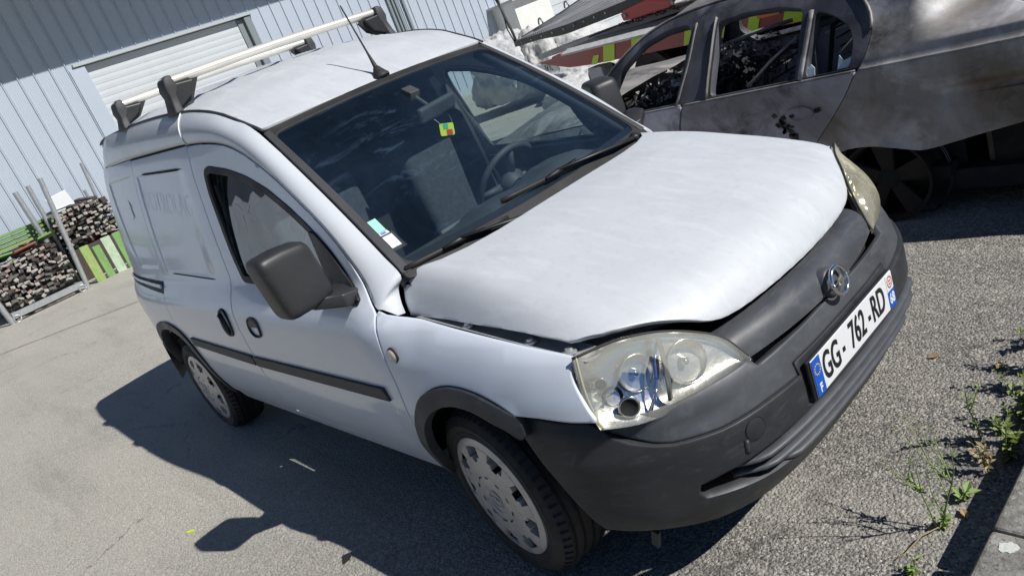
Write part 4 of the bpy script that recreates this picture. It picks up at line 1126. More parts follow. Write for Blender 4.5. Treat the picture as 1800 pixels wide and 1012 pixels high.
# ---- headlamps
rl = random.Random(3)
def lamp(side):
    sy = 1 if side == 1 else -1            # f_lamp is the right-hand lamp (negative y)
    def T(p): return Vector((p[0], p[1] * sy, p[2]))
    def fl(a, v): return f_lamp(-a, v)
    hl = thing_part = None
    # housing: a bowl set back from the lens, clouded chrome
    mb = MB()
    def bowl(u, v):
        p = Vector(f_lamp(u, v)); d = .075 * math.sin(math.pi * min(max(u, 0), 1)) ** .5 * math.sin(math.pi * v) ** .5
        return T(p + Vector((-.85, .40, -.12)) * d - Vector((.004, 0, 0)))
    mb.grid(bowl, 26, 12); hl = mb.build('headlamp', M['reflector'], van, smooth=True)
    if side == 1: hl['label'] = 'cracked headlamp with broken lens'
    # two reflector bowls with their bulbs, and the corner indicator cup
    for u, v, r in ((.42, .47, .056), (.70, .48, .046), (.86, .30, .024)):
        p = Vector(f_lamp(u, v)); ax = Vector((.9, -.32 if u < .8 else -.6, .12)).normalized(); c = p - ax * (.030 if r > .04 else .022) * 1.6
        prof = [(r * math.sqrt(k / 10), -.9 * r + .9 * r * k / 10) for k in range(0, 11)] + [(r * 1.04, .002), (r * 1.06, -.006)]
        prof[0] = (r * .12, -.9 * r)
        mb = MB(); cc = T(c); aa = Vector((ax.x, ax.y * sy, ax.z)); mb.lathe(prof, cc, aa, 28); mb.build('reflector_bowl', M['reflector'] if u < .8 else M['dark_void'], hl, smooth=True)
        if u < .8:
            mb = MB(); mb.lathe([(0, .012), (.008, .010), (.010, 0), (.010, -.04)], cc - aa * .012, aa, 12); mb.build('bulb', M['bulb_blue'] if u > .6 else M['chrome'], hl, smooth=True)
    # dark bezel fins between the bowls
    for u, w in ((.585, .006),):
        mb = MB(); q = [Vector(f_lamp(u, v)) + Vector((-.012, .004, 0)) for v in (.12, .3, .5, .7, .88)]
        mb.tube([T(p) for p in q], w, 6, sq=(.5, 1.6)); mb.build('bezel_fin', M['inner_grey'] if u < .7 else M['chrome'], hl, smooth=True)
    if side == 1:
        # the torn inside: an edge coloured blue for reflected sky, a dark gap beside it, an empty bulb socket
        for (pts, m_, r_) in (([(.60, .82), (.635, .62), (.645, .42), (.665, .22), (.70, .08)], 'bulb_blue', .0035), ([(.62, .66), (.63, .52), (.645, .40)], 'dark_void', .0045), ([(.655, .30), (.685, .16), (.715, .06)], 'chrome', .004)):
            mb = MB(); mb.tube([T(Vector(f_lamp(u, v)) + Vector((-.012, .005, 0))) for u, v in pts], r_, 6, sq=(.5, 1.4)); mb.build('torn_edge', M[m_], hl, smooth=True)
        for u, v, r_ in ((.80, .17, .020), (.90, .50, .012)):
            p = Vector(f_lamp(u, v)) + Vector((-.016, .008, 0)); mb = MB(); mb.lathe([(0, -.004), (r_ * .8, -.002), (r_, .002), (r_ * 1.15, .004), (r_ * 1.25, .0)], T(p), (.75, -.62, .15), 20); mb.build('bulb_socket', M['dark_void'], hl, smooth=True)
            mb = MB(); mb.lathe([(r_ * 1.1, .003), (r_ * 1.3, .006), (r_ * 1.45, .0)], T(p), (.75, -.62, .15), 20); mb.build('socket_ring', M['chrome'], hl, smooth=True)
    # ribbed outer reflector strip
    mb = MB()
    for k in range(13):
        v0 = .05 + .066 * k
        a, b = Vector(f_lamp(.955, v0)), Vector(f_lamp(.90, v0)); off = Vector((-.010, .006, 0))
        mb.tube([T(a + off), T(b + off)], .0042, 5)
    mb.build('ribbed_strip', M['lens_clear'], hl, smooth=True)
    # lens with the broken-out piece on the right-hand lamp
    def fl2(a, v): return f_lamp(-a, v)
    out = [(-1.0, 0), (-1.0, 1)] + [(-.98 + .1 * k * .98, 1) for k in range(1, 10)] + [(-.0, .95), (0, .05)] + [(-.1 * k, 0) for k in range(1, 10)]
    out = rnd_poly([(-1.0, .0), (-.0, .02), (-.0, .9), (-.06, 1.0), (-1.0, 1.0)], .04, 3)
    holes = []
    if side == 1:
        holes = [[(-.545, .10), (-.60, .16), (-.575, .38), (-.615, .62), (-.66, .70), (-.70, .52), (-.80, .60), (-.86, .42), (-.90, .16), (-.80, .09), (-.66, .11)]]
    lens = panel('lens', fl2, out[::-1] if False else out, M['lamp_lens'] if side == 1 else M['lamp_lens_hazy'], hl, holes=holes, res=.035, th=.002, mirror=side == -1, inset=.006, ratio=2.2)
    # pale bead round the rim
    rim = [f_lamp(1 - k / 30, .015) for k in range(31)]
    mb = MB(); mb.tube([T(Vector(p) + Vector((.001, -.001, 0))) for p in rim], .0032, 6); mb.build('lens_rim', M['lens_clear'], hl, smooth=True)
    rim = [f_lamp(.985, k / 12) for k in range(13)]
    mb = MB(); mb.tube([T(Vector(p)) for p in rim], .0030, 6); mb.build('lens_rim', M['lamp_lens_hazy'], hl, smooth=True)
    rim = [f_lamp(k / 30, .985) for k in range(31)]
    mb = MB(); mb.tube([T(Vector(p)) for p in rim], .0035, 6); mb.build('lens_rim', M['rubber'], hl, smooth=True)
    if side == 1:
        # cracks running through what is left of the lens
        for path in ([(.60, .66), (.52, .58), (.44, .60), (.36, .55)], [(.36, .55), (.33, .74), (.42, .88), (.50, .97)], [(.36, .55), (.26, .62), (.19, .58)], [(.66, .70), (.72, .86), (.70, .97)], [(.90, .42), (.95, .5), (.96, .7)],
                     [(.56, .12), (.48, .22), (.47, .10)], [(.56, .24), (.50, .34), (.42, .30)], [(.36, .55), (.38, .40), (.36, .30)]):
            mb = MB(); mb.tube([T(Vector(f_lamp(u, v)) + Vector((.0006, -.0004, .0003))) for u, v in path], .00042, 4); mb.build('lens_crack', M['lens_clear'], hl)
        # shards still hanging in the hole
        for k in range(5):
            u = .60 + .25 * rl.random(); v = .12 + .45 * rl.random(); s = .018 + .02 * rl.random()
            p = Vector(f_lamp(u, v)) + Vector((-.022, .01, 0)) * (1 + rl.random())
            d1 = Vector((rl.uniform(-1, 1), rl.uniform(-1, 1), rl.uniform(-1, 1))).normalized() * s; d2 = Vector((rl.uniform(-1, 1), rl.uniform(-1, 1), rl.uniform(-1, 1))).normalized() * s
            mb = MB(); mb.prism([T(p), T(p + d1), T(p + d1 * .5 + d2)], T(Vector((.001, -.001, 0)))); mb.build('lens_shard', M['reflector'] if k % 2 else M['lens_clear'], hl)
lamp(1); lamp(-1)
# engine bay edges that show through the open gap
for sy in (-1, 1):
    mb = MB(); mb.grid(lambda u, v: (-.20 + .70 * u, sy * (.712 - .07 * v), fender_top(-.20 + .70 * u) - .016 - .012 * math.sin(v * 3)), 16, 3); led = mb.build('wing_ledge', M['beam_grey'], van, smooth=True)
    for xx in (.02, .28, .42):
        mb = MB(); mb.lathe([(0, .010), (.010, .010), (.012, .004), (.019, .002), (.02, -.004)], (xx, sy * .684, fender_top(xx) - .020), (0, 0, 1), 12); mb.build('bolt', M['steel_galv'], led, smooth=True, auto=40)
    mb = MB(); mb.grid(lambda u, v: (-.25 + .62 * u, sy * (.64 - .06 * u ** 3), .56 + .19 * v), 12, 3); mb.build('inner_wing', M['inner_grey'], van)
mb = MB(); mb.box((.16, 0, .60), (.88, 1.1, .04)); mb.box((-.27, 0, .64), (.03, 1.26, .50)); mb.build('engine_bay', M['dark_void'], van)
mb = MB(); mb.grid(lambda u, v: (.630 - .255 * abs(2 * u - 1) ** 2.0 - .07 * v, .640 * (2 * u - 1), .672 + .088 * abs(2 * u - 1) ** 1.3 + .012 * v), 30, 3); sl = mb.build('lock_beam', M['beam_grey'], van, smooth=True)
mb = MB(); mb.lathe([(0, .004), (.011, .004), (.012, 0)], (.44, -.60, .752), (.3, -.2, 1), 16); mb.build('rubber_stop', M['rubber'], sl)

# ---- wheels
def wheel(c, steer, sy, parent):
    """c: hub centre in the wheel's mid plane; sy: -1 right side"""
    rot = Matrix.Rotation(steer, 3, 'Z'); ax = rot @ Vector((0, sy, 0)); c = Vector(c); fw = rot @ Vector((1, 0, 0)); upv = Vector((0, 0, 1))
    wv = thing_ = None
    hw = .093
    prof = [(.205, hw - .012), (.222, hw - .002), (.228, hw + .0005), (.230, hw + .003), (.233, hw + .003), (.235, hw + .0012), (.245, hw + .004), (.256, hw + .0045), (.258, hw + .0065), (.260, hw + .0045), (.268, hw), (.282, hw - .010), (.2905, hw - .022)]
    grooves = [.052, .018, -.018, -.052]
    tr = [(.2955, hw - .034)]
    for gk in grooves:
        tr += [(.299, gk + .007), (.291, gk + .0045), (.291, gk - .0045), (.299, gk - .007)]
    tr += [(.2955, -hw + .034)]
    full_ = prof + tr + [(r, -h) for r, h in prof[::-1]] + [(.20, -hw + .02)]
    n = 96
    mb = MB(); mb.lathe(full_, c, ax, n, ref=(0, 0, 1))
    # flatten the contact patch
    mb.v = [(p[0], p[1], max(p[2], .0035)) for p in mb.v]
    ty = mb.build('tyre', M['tyre'], parent, smooth=True, auto=35)
    # shoulder sipes
    mb = MB()
    a_ = upv; b_ = fw
    for k in range(60):
        t = 2 * math.pi * k / 60
        d = a_ * math.cos(t) + b_ * math.sin(t); tt = -a_ * math.sin(t) + b_ * math.cos(t)
        for s in (1, -1):
            q = [c + d * .2935 + ax * (s * (hw - .030)), c + d * .2825 + ax * (s * (hw - .007))]
            mid = (q[0] + q[1]) / 2
            if mid.z < .03: continue
            mb.tube([q[0], q[1]], .0062, 4, sq=(.9, 1.0))
    so = mb.build('tread_blocks', M['rubber'], ty); so['kind'] = 'stuff'
    mb = MB(); mb.lathe([(0, hw - .05), (.20, hw - .05), (.206, hw - .012)], c, ax, 48); mb.build('rim', M['hubcap_dark'], parent, smooth=True, auto=40)
    # hubcap: dome, nine arrow-shaped fingers, outer ring
    NF = 9; mb = MB()
    def hgt(r): return hw + .018 - .016 * (r / .21) ** 2 - (.004 if r < .048 else 0)
    def P(r, t, h): return c + ax * h + (a_ * math.cos(t) + b_ * math.sin(t)) * r
    rs_full = [.0, .025, .047, .049, .075, .082, .084, .11, .135]
    nn_ = 72
    V = []; F = []
    for r in rs_full:
        for k in range(nn_): V.append(P(r, 2 * math.pi * k / nn_, hgt(r) - (.003 if .081 < r < .0835 else 0)))
    for i in range(len(rs_full) - 1):
        for k in range(nn_): F.append((i * nn_ + k, i * nn_ + (k + 1) % nn_, (i + 1) * nn_ + (k + 1) % nn_, (i + 1) * nn_ + k))
    mb.add(V, F)
    mb.lathe([(.186, hgt(.186) - .006), (.188, hgt(.188)), (.202, hgt(.202) - .001), (.2115, hw - .001), (.212, hw - .012)], c, ax, 72)
    for k in range(NF):
        t0 = 2 * math.pi * k / NF + .12
        def wid(r):
            if r < .150: return .36 - .035 * (r - .134) / .016
            if r < .1505: return .20
            return .20 + .05 * (r - .15) / .038
        for (ra, rb, wa, wb) in ((.134, .152, .27, .235), (.152, .188, .125, .165)):
            top_ = []; bot_ = []
            m_ = 6
            for j in range(m_ + 1):
                q = j / m_ * 2 - 1
                top_.append((P(ra, t0 + q * wa, hgt(ra) + .001), P(rb, t0 + q * wb, hgt(rb) + .001)))
            vv = []; ff = []
            for x0, x1 in top_: vv += [x0, x1]
            for x0, x1 in top_: vv += [x0 - ax * .028, x1 - ax * .028]
            o2 = 2 * (m_ + 1)
            for j in range(m_): ff.append((2 * j, 2 * j + 1, 2 * j + 3, 2 * j + 2))
            ff += [(0, o2, o2 + 1, 1), (2 * m_, 2 * m_ + 1, o2 + 2 * m_ + 1, o2 + 2 * m_)]
            for j in range(m_): ff.append((2 * j + 1, o2 + 2 * j + 1, o2 + 2 * j + 3, 2 * j + 3))
            for j in range(m_): ff.append((2 * j, 2 * j + 2, o2 + 2 * j + 2, o2 + 2 * j))
            mb.add(vv, ff)
    cap_ = mb.build('hubcap', M['hubcap_paint'], parent, smooth=True, auto=30)
    mb = MB(); mb.lathe([(.128, hw - .016), (.192, hw - .020)], c, ax, 48); mb.build('window_floor', M['hubcap_dark'], cap_)
    mb = MB()
    for k in range(10):
        t0 = 2 * math.pi * k / 10; q = [P(r, t0 + dt, hgt(.08) + .0008) for r, dt in ((.0795, -.10), (.0795, .10), (.0850, .10), (.0850, -.10))]
        mb.prism(q, ax * .0006)
    mb.build('vent_slots', M['dark_void'], cap_)
    mb = MB(); mb.lathe([(.026, hgt(.03) + .001), (.0275, hgt(.03) + .0035), (.031, hgt(.03) + .0035), (.0325, hgt(.03) + .001)], c, ax, 32)
    ee = [(-.036, .002), (.010, .010), (.004, .002), (.036, -.002), (-.010, -.010), (-.004, -.002)]
    mb.prism([c + ax * (hgt(.03) + .001) + b_ * p_ + a_ * q_ for p_, q_ in ee], ax * .003)
    mb.build('hub_emblem', M['hubcap_paint'], cap_, smooth=True, auto=30)
st_ = -.1126
def wheel_part(x, y, z, steer, sy):
    w = MB(); w.lathe([(.0, -.12), (.05, -.12), (.05, .0), (.12, .02), (.12, .03), (0, .03)], (x, y, z), (0, sy, 0), 24)
    o = w.build('wheel', M['hubcap_dark'], van, smooth=True, auto=40)
    wheel((x, y, z), steer, sy, o)
    return o
wheel_part(0, -.71, .290, st_, -1); wheel_part(0, .71, .290, st_, 1); wheel_part(-2.716, -.715, .290, 0, -1); wheel_part(-2.716, .715, .290, 0, 1)
# dark wheel housings
for sy in (-1, 1):
    for xc, r_ in ((.03, .395), (-2.72, .42)):
        mb = MB()
        mb.grid(lambda u, v: (xc + r_ * math.cos(math.pi * (.03 + .94 * u)), sy * (.775 - .32 * v), .30 + r_ * math.sin(math.pi * (.03 + .94 * u))), 20, 2)
        mb.grid(lambda u, v: (xc + r_ * (2 * u - 1), sy * .46, .12 + v * (.18 + r_)), 2, 2)
        mb.build('wheel_housing', M['dark_void'], van)
# torn liner hanging behind the right rear wheel
mb = MB(); mb.grid(lambda u, v: (-3.05 - .10 * math.sin(u * 2.5) + .05 * v, -.76 + .06 * v + .02 * math.sin(u * 5), .56 - .40 * u), 10, 4); mb.build('rear_liner', M['black_plastic'], van, smooth=True)
# floor and cargo box keep daylight out
mb = MB(); mb.box((-1.75, 0, .27), (3.0, 1.30, .03)); mb.build('floor_pan', M['dark_void'], van)
# roof bars with feet
for xb, zb in ((-1.662, 1.857), (-2.456, 1.888)):
    mb = MB(); mb.tube([(xb, -.59 + 1.18 * k / 12, zb + .008 * math.sin(math.pi * k / 12)) for k in range(13)], .0285, 14, sq=(.72, 1.0), up=(0, 0, 1)); rb = mb.build('roof_bar', M['alu'], van, smooth=True, auto=60)
    for sy in (-1, 1):
        zg = spl(ZGX, ZGZ, xb) + .004
        prof = [(zb + .024, .042, -.578, -.556), (zb + .012, .047, -.596, -.554), (zb - .03, .050, -.604, -.550), (zb - .06, .044, -.600, -.565), (zg + .02, .052, -.608, -.572), (zg - .012, .064, -.616, -.576)]
        mb = MB(); v = []; f = []
        for z, hx, ya, yb in prof:
            v += [(xb - hx, -sy * ya, z), (xb + hx, -sy * ya, z), (xb + hx, -sy * yb, z), (xb - hx, -sy * yb, z)]
        for i in range(len(prof) - 1):
            for k in range(4): f.append((i * 4 + k, i * 4 + (k + 1) % 4, (i + 1) * 4 + (k + 1) % 4, (i + 1) * 4 + k))
        f += [(3, 2, 1, 0), tuple(len(prof) * 4 - 4 + k for k in range(4))]
        mb.add(v, f); ft = mb.build('bar_foot', M['strip_plastic'], rb, smooth=True, bevel=.008, seg=3, auto=50)
        mb = MB(); mb.add([(xb + .02, -sy * -.556, zb - .01), (xb + .02, -sy * -.44, zb - .018), (xb + .02, -sy * -.50, zg - .002 + .028), (xb + .02, -sy * -.585, zg - .002)], [(0, 1, 2, 3)])
        mb.prism([(xb + .045, -sy * -.560, zb - .016), (xb + .045, -sy * -.470, zb - .022), (xb + .045, -sy * -.505, zg + .045), (xb + .045, -sy * -.590, zg + .002)], (-.09, 0, 0)); mb.build('foot_web', M['black_plastic'], ft, bevel=.006)
# aerial
mb = MB(); ab = Vector((-.955, 0, roof_z(-.955, 0)))
mb.lathe([(.0, .040), (.012, .040), (.020, .026), (.030, .010), (.038, .0), (.038, -.01)], ab, (-.25, 0, 1), 20)
ae = mb.build('aerial', M['rubber'], van, smooth=True)
tip = Vector((-1.035, 0, 1.874)); up_ = (tip - ab)
mb = MB(); mb.tube([ab + up_ * t for t in (.06, .12, .25, .35, .6, 1.0)], [.015, .010, .0065, .0042, .0032, .0028], 8); mb.build('aerial_rod', M['rubber'], ae, smooth=True)
mb = MB()
for k in range(26):
    t = .36 + .63 * k / 26; mb.lathe([(.003, -.0016), (.0046, 0), (.003, .0016)], ab + up_ * t, up_, 8)
mb.build('aerial_coil', M['rubber'], ae)
# door mirrors
for sy in (-1, 1):
    mb = MB()
    v = []; f = []; nu, nv = 28, 14
    cx, cy, cz = (-.475, -.915, 1.103) if sy < 0 else (-.610, -.860, 1.105)
    fold = 0 if sy < 0 else 1.15
    def sgp(x, e): return math.copysign(abs(x) ** e, x)
    for i in range(nv + 1):
        a = -math.pi / 2 + math.pi * i / nv
        for k in range(nu):
            b2 = 2 * math.pi * k / nu
            X = .066 * sgp(math.sin(a), .45); w_ = sgp(math.cos(a), .26)
            Y = .096 * w_ * sgp(math.cos(b2), .26); Z = .111 * w_ * sgp(math.sin(b2), .26)
            if Y > 0: Z *= (1 - .10 * Y / .1)
            Y += .012 * Z / .11 * -1
            X += -.10 * Y
            X, Y = X * math.cos(fold) + Y * math.sin(fold), -X * math.sin(fold) + Y * math.cos(fold)
            v.append((cx + X, (cy + Y) * (-sy), cz + Z * (1 if sy < 0 else .9)))
    for i in range(nv):
        for k in range(nu): f.append((i * nu + k, i * nu + (k + 1) % nu, (i + 1) * nu + (k + 1) % nu, (i + 1) * nu + k))
    mb.add(v, f); mr_ = mb.build('door_mirror', M['mirror_shell'], van, smooth=True)
    mb = MB(); secs = [(-.480, .738, .968, .090, .030), (-.452, .815, .982, .072, .030), (-.468, .860, .996, .058, .028), (-.474, .905, 1.010, .045, .024)]; V = []; F = []
    for x0, y0_, z0, hx, hz in secs: V += [(x0 - hx, sy * y0_, z0 - hz), (x0 + hx * .8, sy * y0_, z0 - hz), (x0 + hx * .8, sy * y0_, z0 + hz * .5), (x0 - hx * .2, sy * y0_, z0 + hz), (x0 - hx, sy * y0_, z0 + hz)]
    for i in range(3):
        for k in range(5): F.append((i * 5 + k, i * 5 + (k + 1) % 5, (i + 1) * 5 + (k + 1) % 5, (i + 1) * 5 + k))
    F += [(0, 1, 2, 3, 4), (15, 16, 17, 18, 19)]
    mb.add(V, F); mb.build('mirror_arm', M['mirror_shell'], mr_, smooth=True, bevel=.006, auto=40)
    if sy < 0:
        mb = MB(); mb.box((-.522, sy * .915, 1.10), (.004, .155, .18)); mb.build('mirror_glass', M['chrome'], mr_)

# ---- cabin
mb = MB()
def dash(u, v):
    y = (.585 + .115 * sstep(.1, .6, v)) * (2 * u - 1)
    P_ = [(-.24, .925), (-.36, .942), (-.50, .952), (-.62, .940), (-.68, .90), (-.70, .80), (-.66, .68), (-.60, .58)]
    k = v * (len(P_) - 1); i = min(int(k), len(P_) - 2); t = k - i
    x = P_[i][0] + (P_[i+1][0] - P_[i][0]) * t; z = P_[i][1] + (P_[i+1][1] - P_[i][1]) * t
    hump = math.exp(-((y - .37) / .17) ** 4) * sstep(-.36, -.50, x) * sstep(.78, .92, z) * .052 + math.exp(-((y - .02) / .16) ** 4) * sstep(-.36, -.50, x) * sstep(.78, .92, z) * .028
    return (x, y, z + hump)
mb.grid(dash, 48, 28); da = mb.build('dashboard', M['cabin_plastic'], van, smooth=True)
# steering wheel
swc = Vector((-.875, .375, .925)); swn = Vector((-.86, 0, .52)).normalized()
mb = MB(); a_ = Vector((0, 1, 0)); b_ = swn.cross(a_).normalized()
V = []; F = []
for i in range(48):
    t = 2 * math.pi * i / 48; d = a_ * math.cos(t) + b_ * math.sin(t)
    for j in range(10):
        q = 2 * math.pi * j / 10; V.append(swc + d * (.183 + .0155 * math.cos(q)) + swn * (.0155 * math.sin(q)))
for i in range(48):
    for j in range(10): F.append((i * 10 + j, ((i + 1) % 48) * 10 + j, ((i + 1) % 48) * 10 + (j + 1) % 10, i * 10 + (j + 1) % 10))
mb.add(V, F)
mb.lathe([(0, .01), (.06, .006), (.075, -.02), (.05, -.06)], swc, swn, 20)
for t in (0, math.pi, -math.pi / 2 * 1.0):
    d = a_ * math.cos(t) + b_ * math.sin(t); mb.tube([swc + d * .05 - swn * .012, swc + d * .175], [.022, .012], 8)
mb.tube([swc - swn * .02, swc - swn * .22], .04, 10)
mb.build('steering_wheel', M['cabin_plastic'], van, smooth=True)
# seats
for yc in (-.36, .36):
    mb = MB(); mb.box((-1.02, yc, .62), (.52, .48, .16), Matrix.Rotation(-.08, 3, 'Y')); st = mb.build('seat', M['cabin_cloth'], van, bevel=.05, seg=4, smooth=True)
    mb = MB(); mb.box((-1.29, yc, .98), (.14, .46, .62), Matrix.Rotation(-.16, 3, 'Y')); mb.build('backrest', M['cabin_cloth'], st, bevel=.05, seg=4, smooth=True)
    mb = MB(); mb.box((-1.36, yc, 1.36), (.09, .25, .16), Matrix.Rotation(-.1, 3, 'Y')); mb.build('headrest', M['cabin_cloth'], st, bevel=.035, seg=4, smooth=True)
# cardboard-grey folder lying against the centre console
mb = MB(); mb.box((-.80, .0, .79), (.10, .24, .22), Matrix.Rotation(-.5, 3, 'Y')); mb.build('console', M['partition_paint'], van, bevel=.02)
# bulkhead with its slatted vent
mb = MB(); mb.add([(-1.47, -.70, .3), (-1.47, .70, .3), (-1.47, .70, 1.2), (-1.47, .60, 1.66), (-1.47, -.60, 1.66), (-1.47, -.70, 1.2)], [(0, 1, 2, 3, 4, 5)]); bh = mb.build('bulkhead', M['cabin_dark'], van)
for k in range(5):
    mb = MB(); mb.box((-1.455, .36, 1.275 + .022 * k), (.018, .22, .007), Matrix.Rotation(.5, 3, 'Y')); mb.build('vent_slat', M['steel_galv'], bh)
# headlining, inner door trims, inner pillars
mb = MB(); mb.grid(lambda u, v: (-1.47 + .53 * v, .55 * (2 * u - 1), roof_z(-1.47 + .53 * v, .55 * (2 * u - 1)) - .03), 8, 8); mb.build('headlining', M['cabin_plastic'], van, smooth=True)
for sy in (-1, 1):
    def trim(x, z): p = f_side(x, z); return (p[0], p[1] * 1 + .035, p[2])
    panel('door_trim', trim, [(-1.45, .35), (-.36, .35), (-.40, .925), (-.9, .955), (-1.38, .98), (-1.44, .98)], M['cabin_plastic'], van, res=.1, th=.01, mirror=sy == 1)
    mb = MB(); q = [Vector(f_side(x, z)) for x, z in ((-1.43, .98), (-1.455, 1.15), (-1.47, 1.3), (-1.48, 1.46))]
    mb.tube([Vector((p.x, (abs(p.y) - .060) * sy, p.z)) for p in q], .030, 8, sq=(.6, 1.1)); mb.build('pillar_trim', M['inner_white'] if sy == 1 else M['cabin_plastic'], van, smooth=True)
    mb = MB(); mb.tube([(-1.44, sy * .655, 1.40), (-1.40, sy * .68, 1.15), (-1.39, sy * .70, .85)], .018, 6, sq=(.3, 1.4)); mb.build('seat_belt', M['strip_plastic'], van, smooth=True)
    mb = MB(); q = [Vector(f_ws(sy * .98, t)) for t in (.0, .25, .5, .75, 1.0)]
    mb.tube([p + Vector((-.03, -sy * .005, -.025)) for p in q], .030, 8); mb.build('pillar_trim', M['cabin_plastic'], van, smooth=True)
# interior mirror
mb = MB(); mb.box((-.735, .045, 1.372), (.03, .22, .066), Matrix.Rotation(.35, 3, 'Y') @ Matrix.Rotation(.15, 3, 'Z')); im = mb.build('interior_mirror', M['cabin_plastic'], van, bevel=.014, seg=3)
mb = MB(); mb.box((-.80, .0, 1.462), (.06, .05, .035), Matrix.Rotation(.5, 3, 'Y')); mb.tube([(-.745, .02, 1.39), (-.79, .0, 1.45)], .010, 8); mb.build('mirror_foot', M['cabin_plastic'], im, bevel=.006)
tg = thing('hanging_tag', 'yellow hanging tag with green and red print on a chain under the cabin mirror', 'tag', (-.745, .06, 1.33))
TM = Matrix.Translation((-.745, .062, 1.277)) @ Matrix.Rotation(R(-14), 4, 'X') @ Matrix(((0, 0, 1, 0), (1, 0, 0, 0), (0, 1, 0, 0), (0, 0, 0, 1)))
def tcard(w, h, cx, cy, d, m, nm):
    mb = MB(); q = rnd_poly([(cx - w / 2, cy - h / 2), (cx + w / 2, cy - h / 2), (cx + w / 2, cy + h / 2), (cx - w / 2, cy + h / 2)], min(w, h) * .18, 4)
    mb.prism([TM @ Vector((x, y, d)) for x, y in q], TM.to_3x3() @ Vector((0, 0, .0015))); return mb.build(nm, M[m], tg)
tcard(.072, .050, 0, 0, 0, 'tag_yellow', 'card'); tcard(.026, .022, -.006, .013, .0017, 'tag_green', 'print'); tcard(.030, .022, .010, -.012, .0017, 'tag_red', 'print')
mb = MB(); mb.tube([TM @ Vector((-.025, .02, .001)), TM @ Vector((-.04, .035, .001)), (-.745, .02, 1.335)], .0016, 5); mb.build('chain', M['chrome'], tg)
# ---------------------------------------------------------------- burnt saloon beside the van
from mathutils import noise as mnoise
bm_ = thing('burnt_car', 'burnt-out grey saloon without glass or tyres, behind the white van bonnet', 'car', (-.9, 2.7, 0))
YM = 5.4
def f_bmw_in(x, z):
    p = f_bmw(x, z); return p
def far(o):
    """the same part on the far flank"""
    me = o.data.copy()
    for v in me.vertices: v.co.y = YM - v.co.y
    me.flip_normals()
    nm = o.name.split('.')[0]
    q = link(nm, me, None, o.parent)
    return q
ARC = cr([(-1.66, .86), (-1.56, .985), (-1.465, 1.072), (-1.286, 1.177), (-1.142, 1.228), (-1.0, 1.252), (-.80, 1.262), (-.5, 1.258), (-.25, 1.238), (-.05, 1.195), (.07, 1.135), (.145, 1.05), (.165, .96), (.145, .87), (.11, .806)], 3)
WF = rnd_poly([(-1.385, .812), (-1.462, .93), (-1.385, 1.06), (-1.225, 1.163), (-1.07, 1.196), (-.915, 1.197), (-.868, 1.165), (-.955, .812)], .03, 3)
WR = rnd_poly([(-.72, .812), (-.692, 1.165), (-.52, 1.172), (-.315, 1.150), (-.185, 1.115), (-.212, .812)], .025, 3)
WQ = rnd_poly([(-.158, .812), (-.115, 1.090), (-.03, 1.055), (.055, .992), (.080, .93), (.076, .86), (.06, .812)], .025, 3)
FR = ARC + [(-.5, .802), (-.95, .802), (-1.4, .802), (-1.66, .802)]
fr = panel('window_frame', f_bmw, inset_poly(FR, .003), M['burnt_frame'], bm_, holes=[WF, WR, WQ], res=.05, th=.05); far(fr)
# raised rails round the openings, pale where the paint has burnt off
for nm, pts, r_ in (('window_rail', [(-.945, .805), (-.90, .93), (-.862, 1.06), (-.84, 1.19)], .012), ('window_rail', [(-.74, .805), (-.728, .95), (-.715, 1.08), (-.705, 1.19)], .010), ('window_rail', [(-.185, .805), (-.160, .95), (-.138, 1.10)], .014)):
    mb = MB(); mb.tube([Vector(f_bmw(*q)) + Vector((0, -.006, 0)) for q in cr(pts, 3)], r_, 6, sq=(.5, 1.2)); mb.build(nm, M['burnt_steel'], bm_, smooth=True)
mb = MB(); mb.tube([Vector(f_bmw(*q)) + Vector((0, -.004, .003)) for q in ARC[2:37]], .0065, 6); o = mb.build('roof_seam', M['burnt_roof'], bm_, smooth=True)
RD = [(.104, .798), (.02, .68), (-.06, .585), (-.154, .4865), (-.24, .38), (-.30, .25), (-.98, .25), (-.99, .45), (-.966, .67), (-.905, .798)]
rdp = panel('rear_door', f_bmw, inset_poly(RD, .004), M['burnt_door'], bm_, res=.05, th=.03, lines=[[(x * .03 - .9, z) for x in range(34)] for z in (.770, .789)]); far(rdp)
FD = [(-.909, .798), (-.970, .67), (-.994, .45), (-.985, .25), (-1.85, .25), (-1.86, .50), (-1.80, .70), (-1.70, .798)]
fdp = panel('front_door', f_bmw, inset_poly(FD, .004), M['burnt_door'], bm_, res=.06, th=.03); far(fdp)
QP = cr([(.108, .800), (.145, .87), (.165, .96), (.145, 1.05), (.07, 1.135), (-.05, 1.195), (-.25, 1.238)], 4) + cr([(-.3, 1.262), (-.05, 1.262), (.20, 1.20), (.40, 1.10), (.55, 1.00), (.66, .93), (.80, .890)], 4) + [ (1.0, .880), (1.3, .872), (1.64, .85), (1.68, .70), (1.68, .58), (1.3, .535), (1.0, .487), (.736, .4355), (.56, .403), (.46, .384)] + cr([(.392, .371), (.335, .364), (.29, .368), (.215, .392), (.10, .416), (-.02, .416), (-.12, .385), (-.20, .32), (-.285, .262)], 3) + [ (-.236, .38), (-.154, .4865), (-.06, .585), (.02, .68)]
def f_bq(x, z):
    p = f_bmw(x, z)
    g = .012 * sstep(.655, .64, z + .0 * x) * sstep(.3, .6, x)      # second, softer crease low on the flank
    lip = -.014 * math.exp(-((math.hypot(x - .06, z - .12) - .305) / .02) ** 2)
    return (p[0], p[1] + g + lip, p[2])
qp = panel('rear_wing', f_bq, QP, M['burnt_steel'], bm_, res=.032, th=.03, lines=[[(x * .025 + .12, z) for x in range(62)] for z in (.778, .789, .793, .797, .8015, .806, .812, .825, .852, .862, .872)]); far(qp)
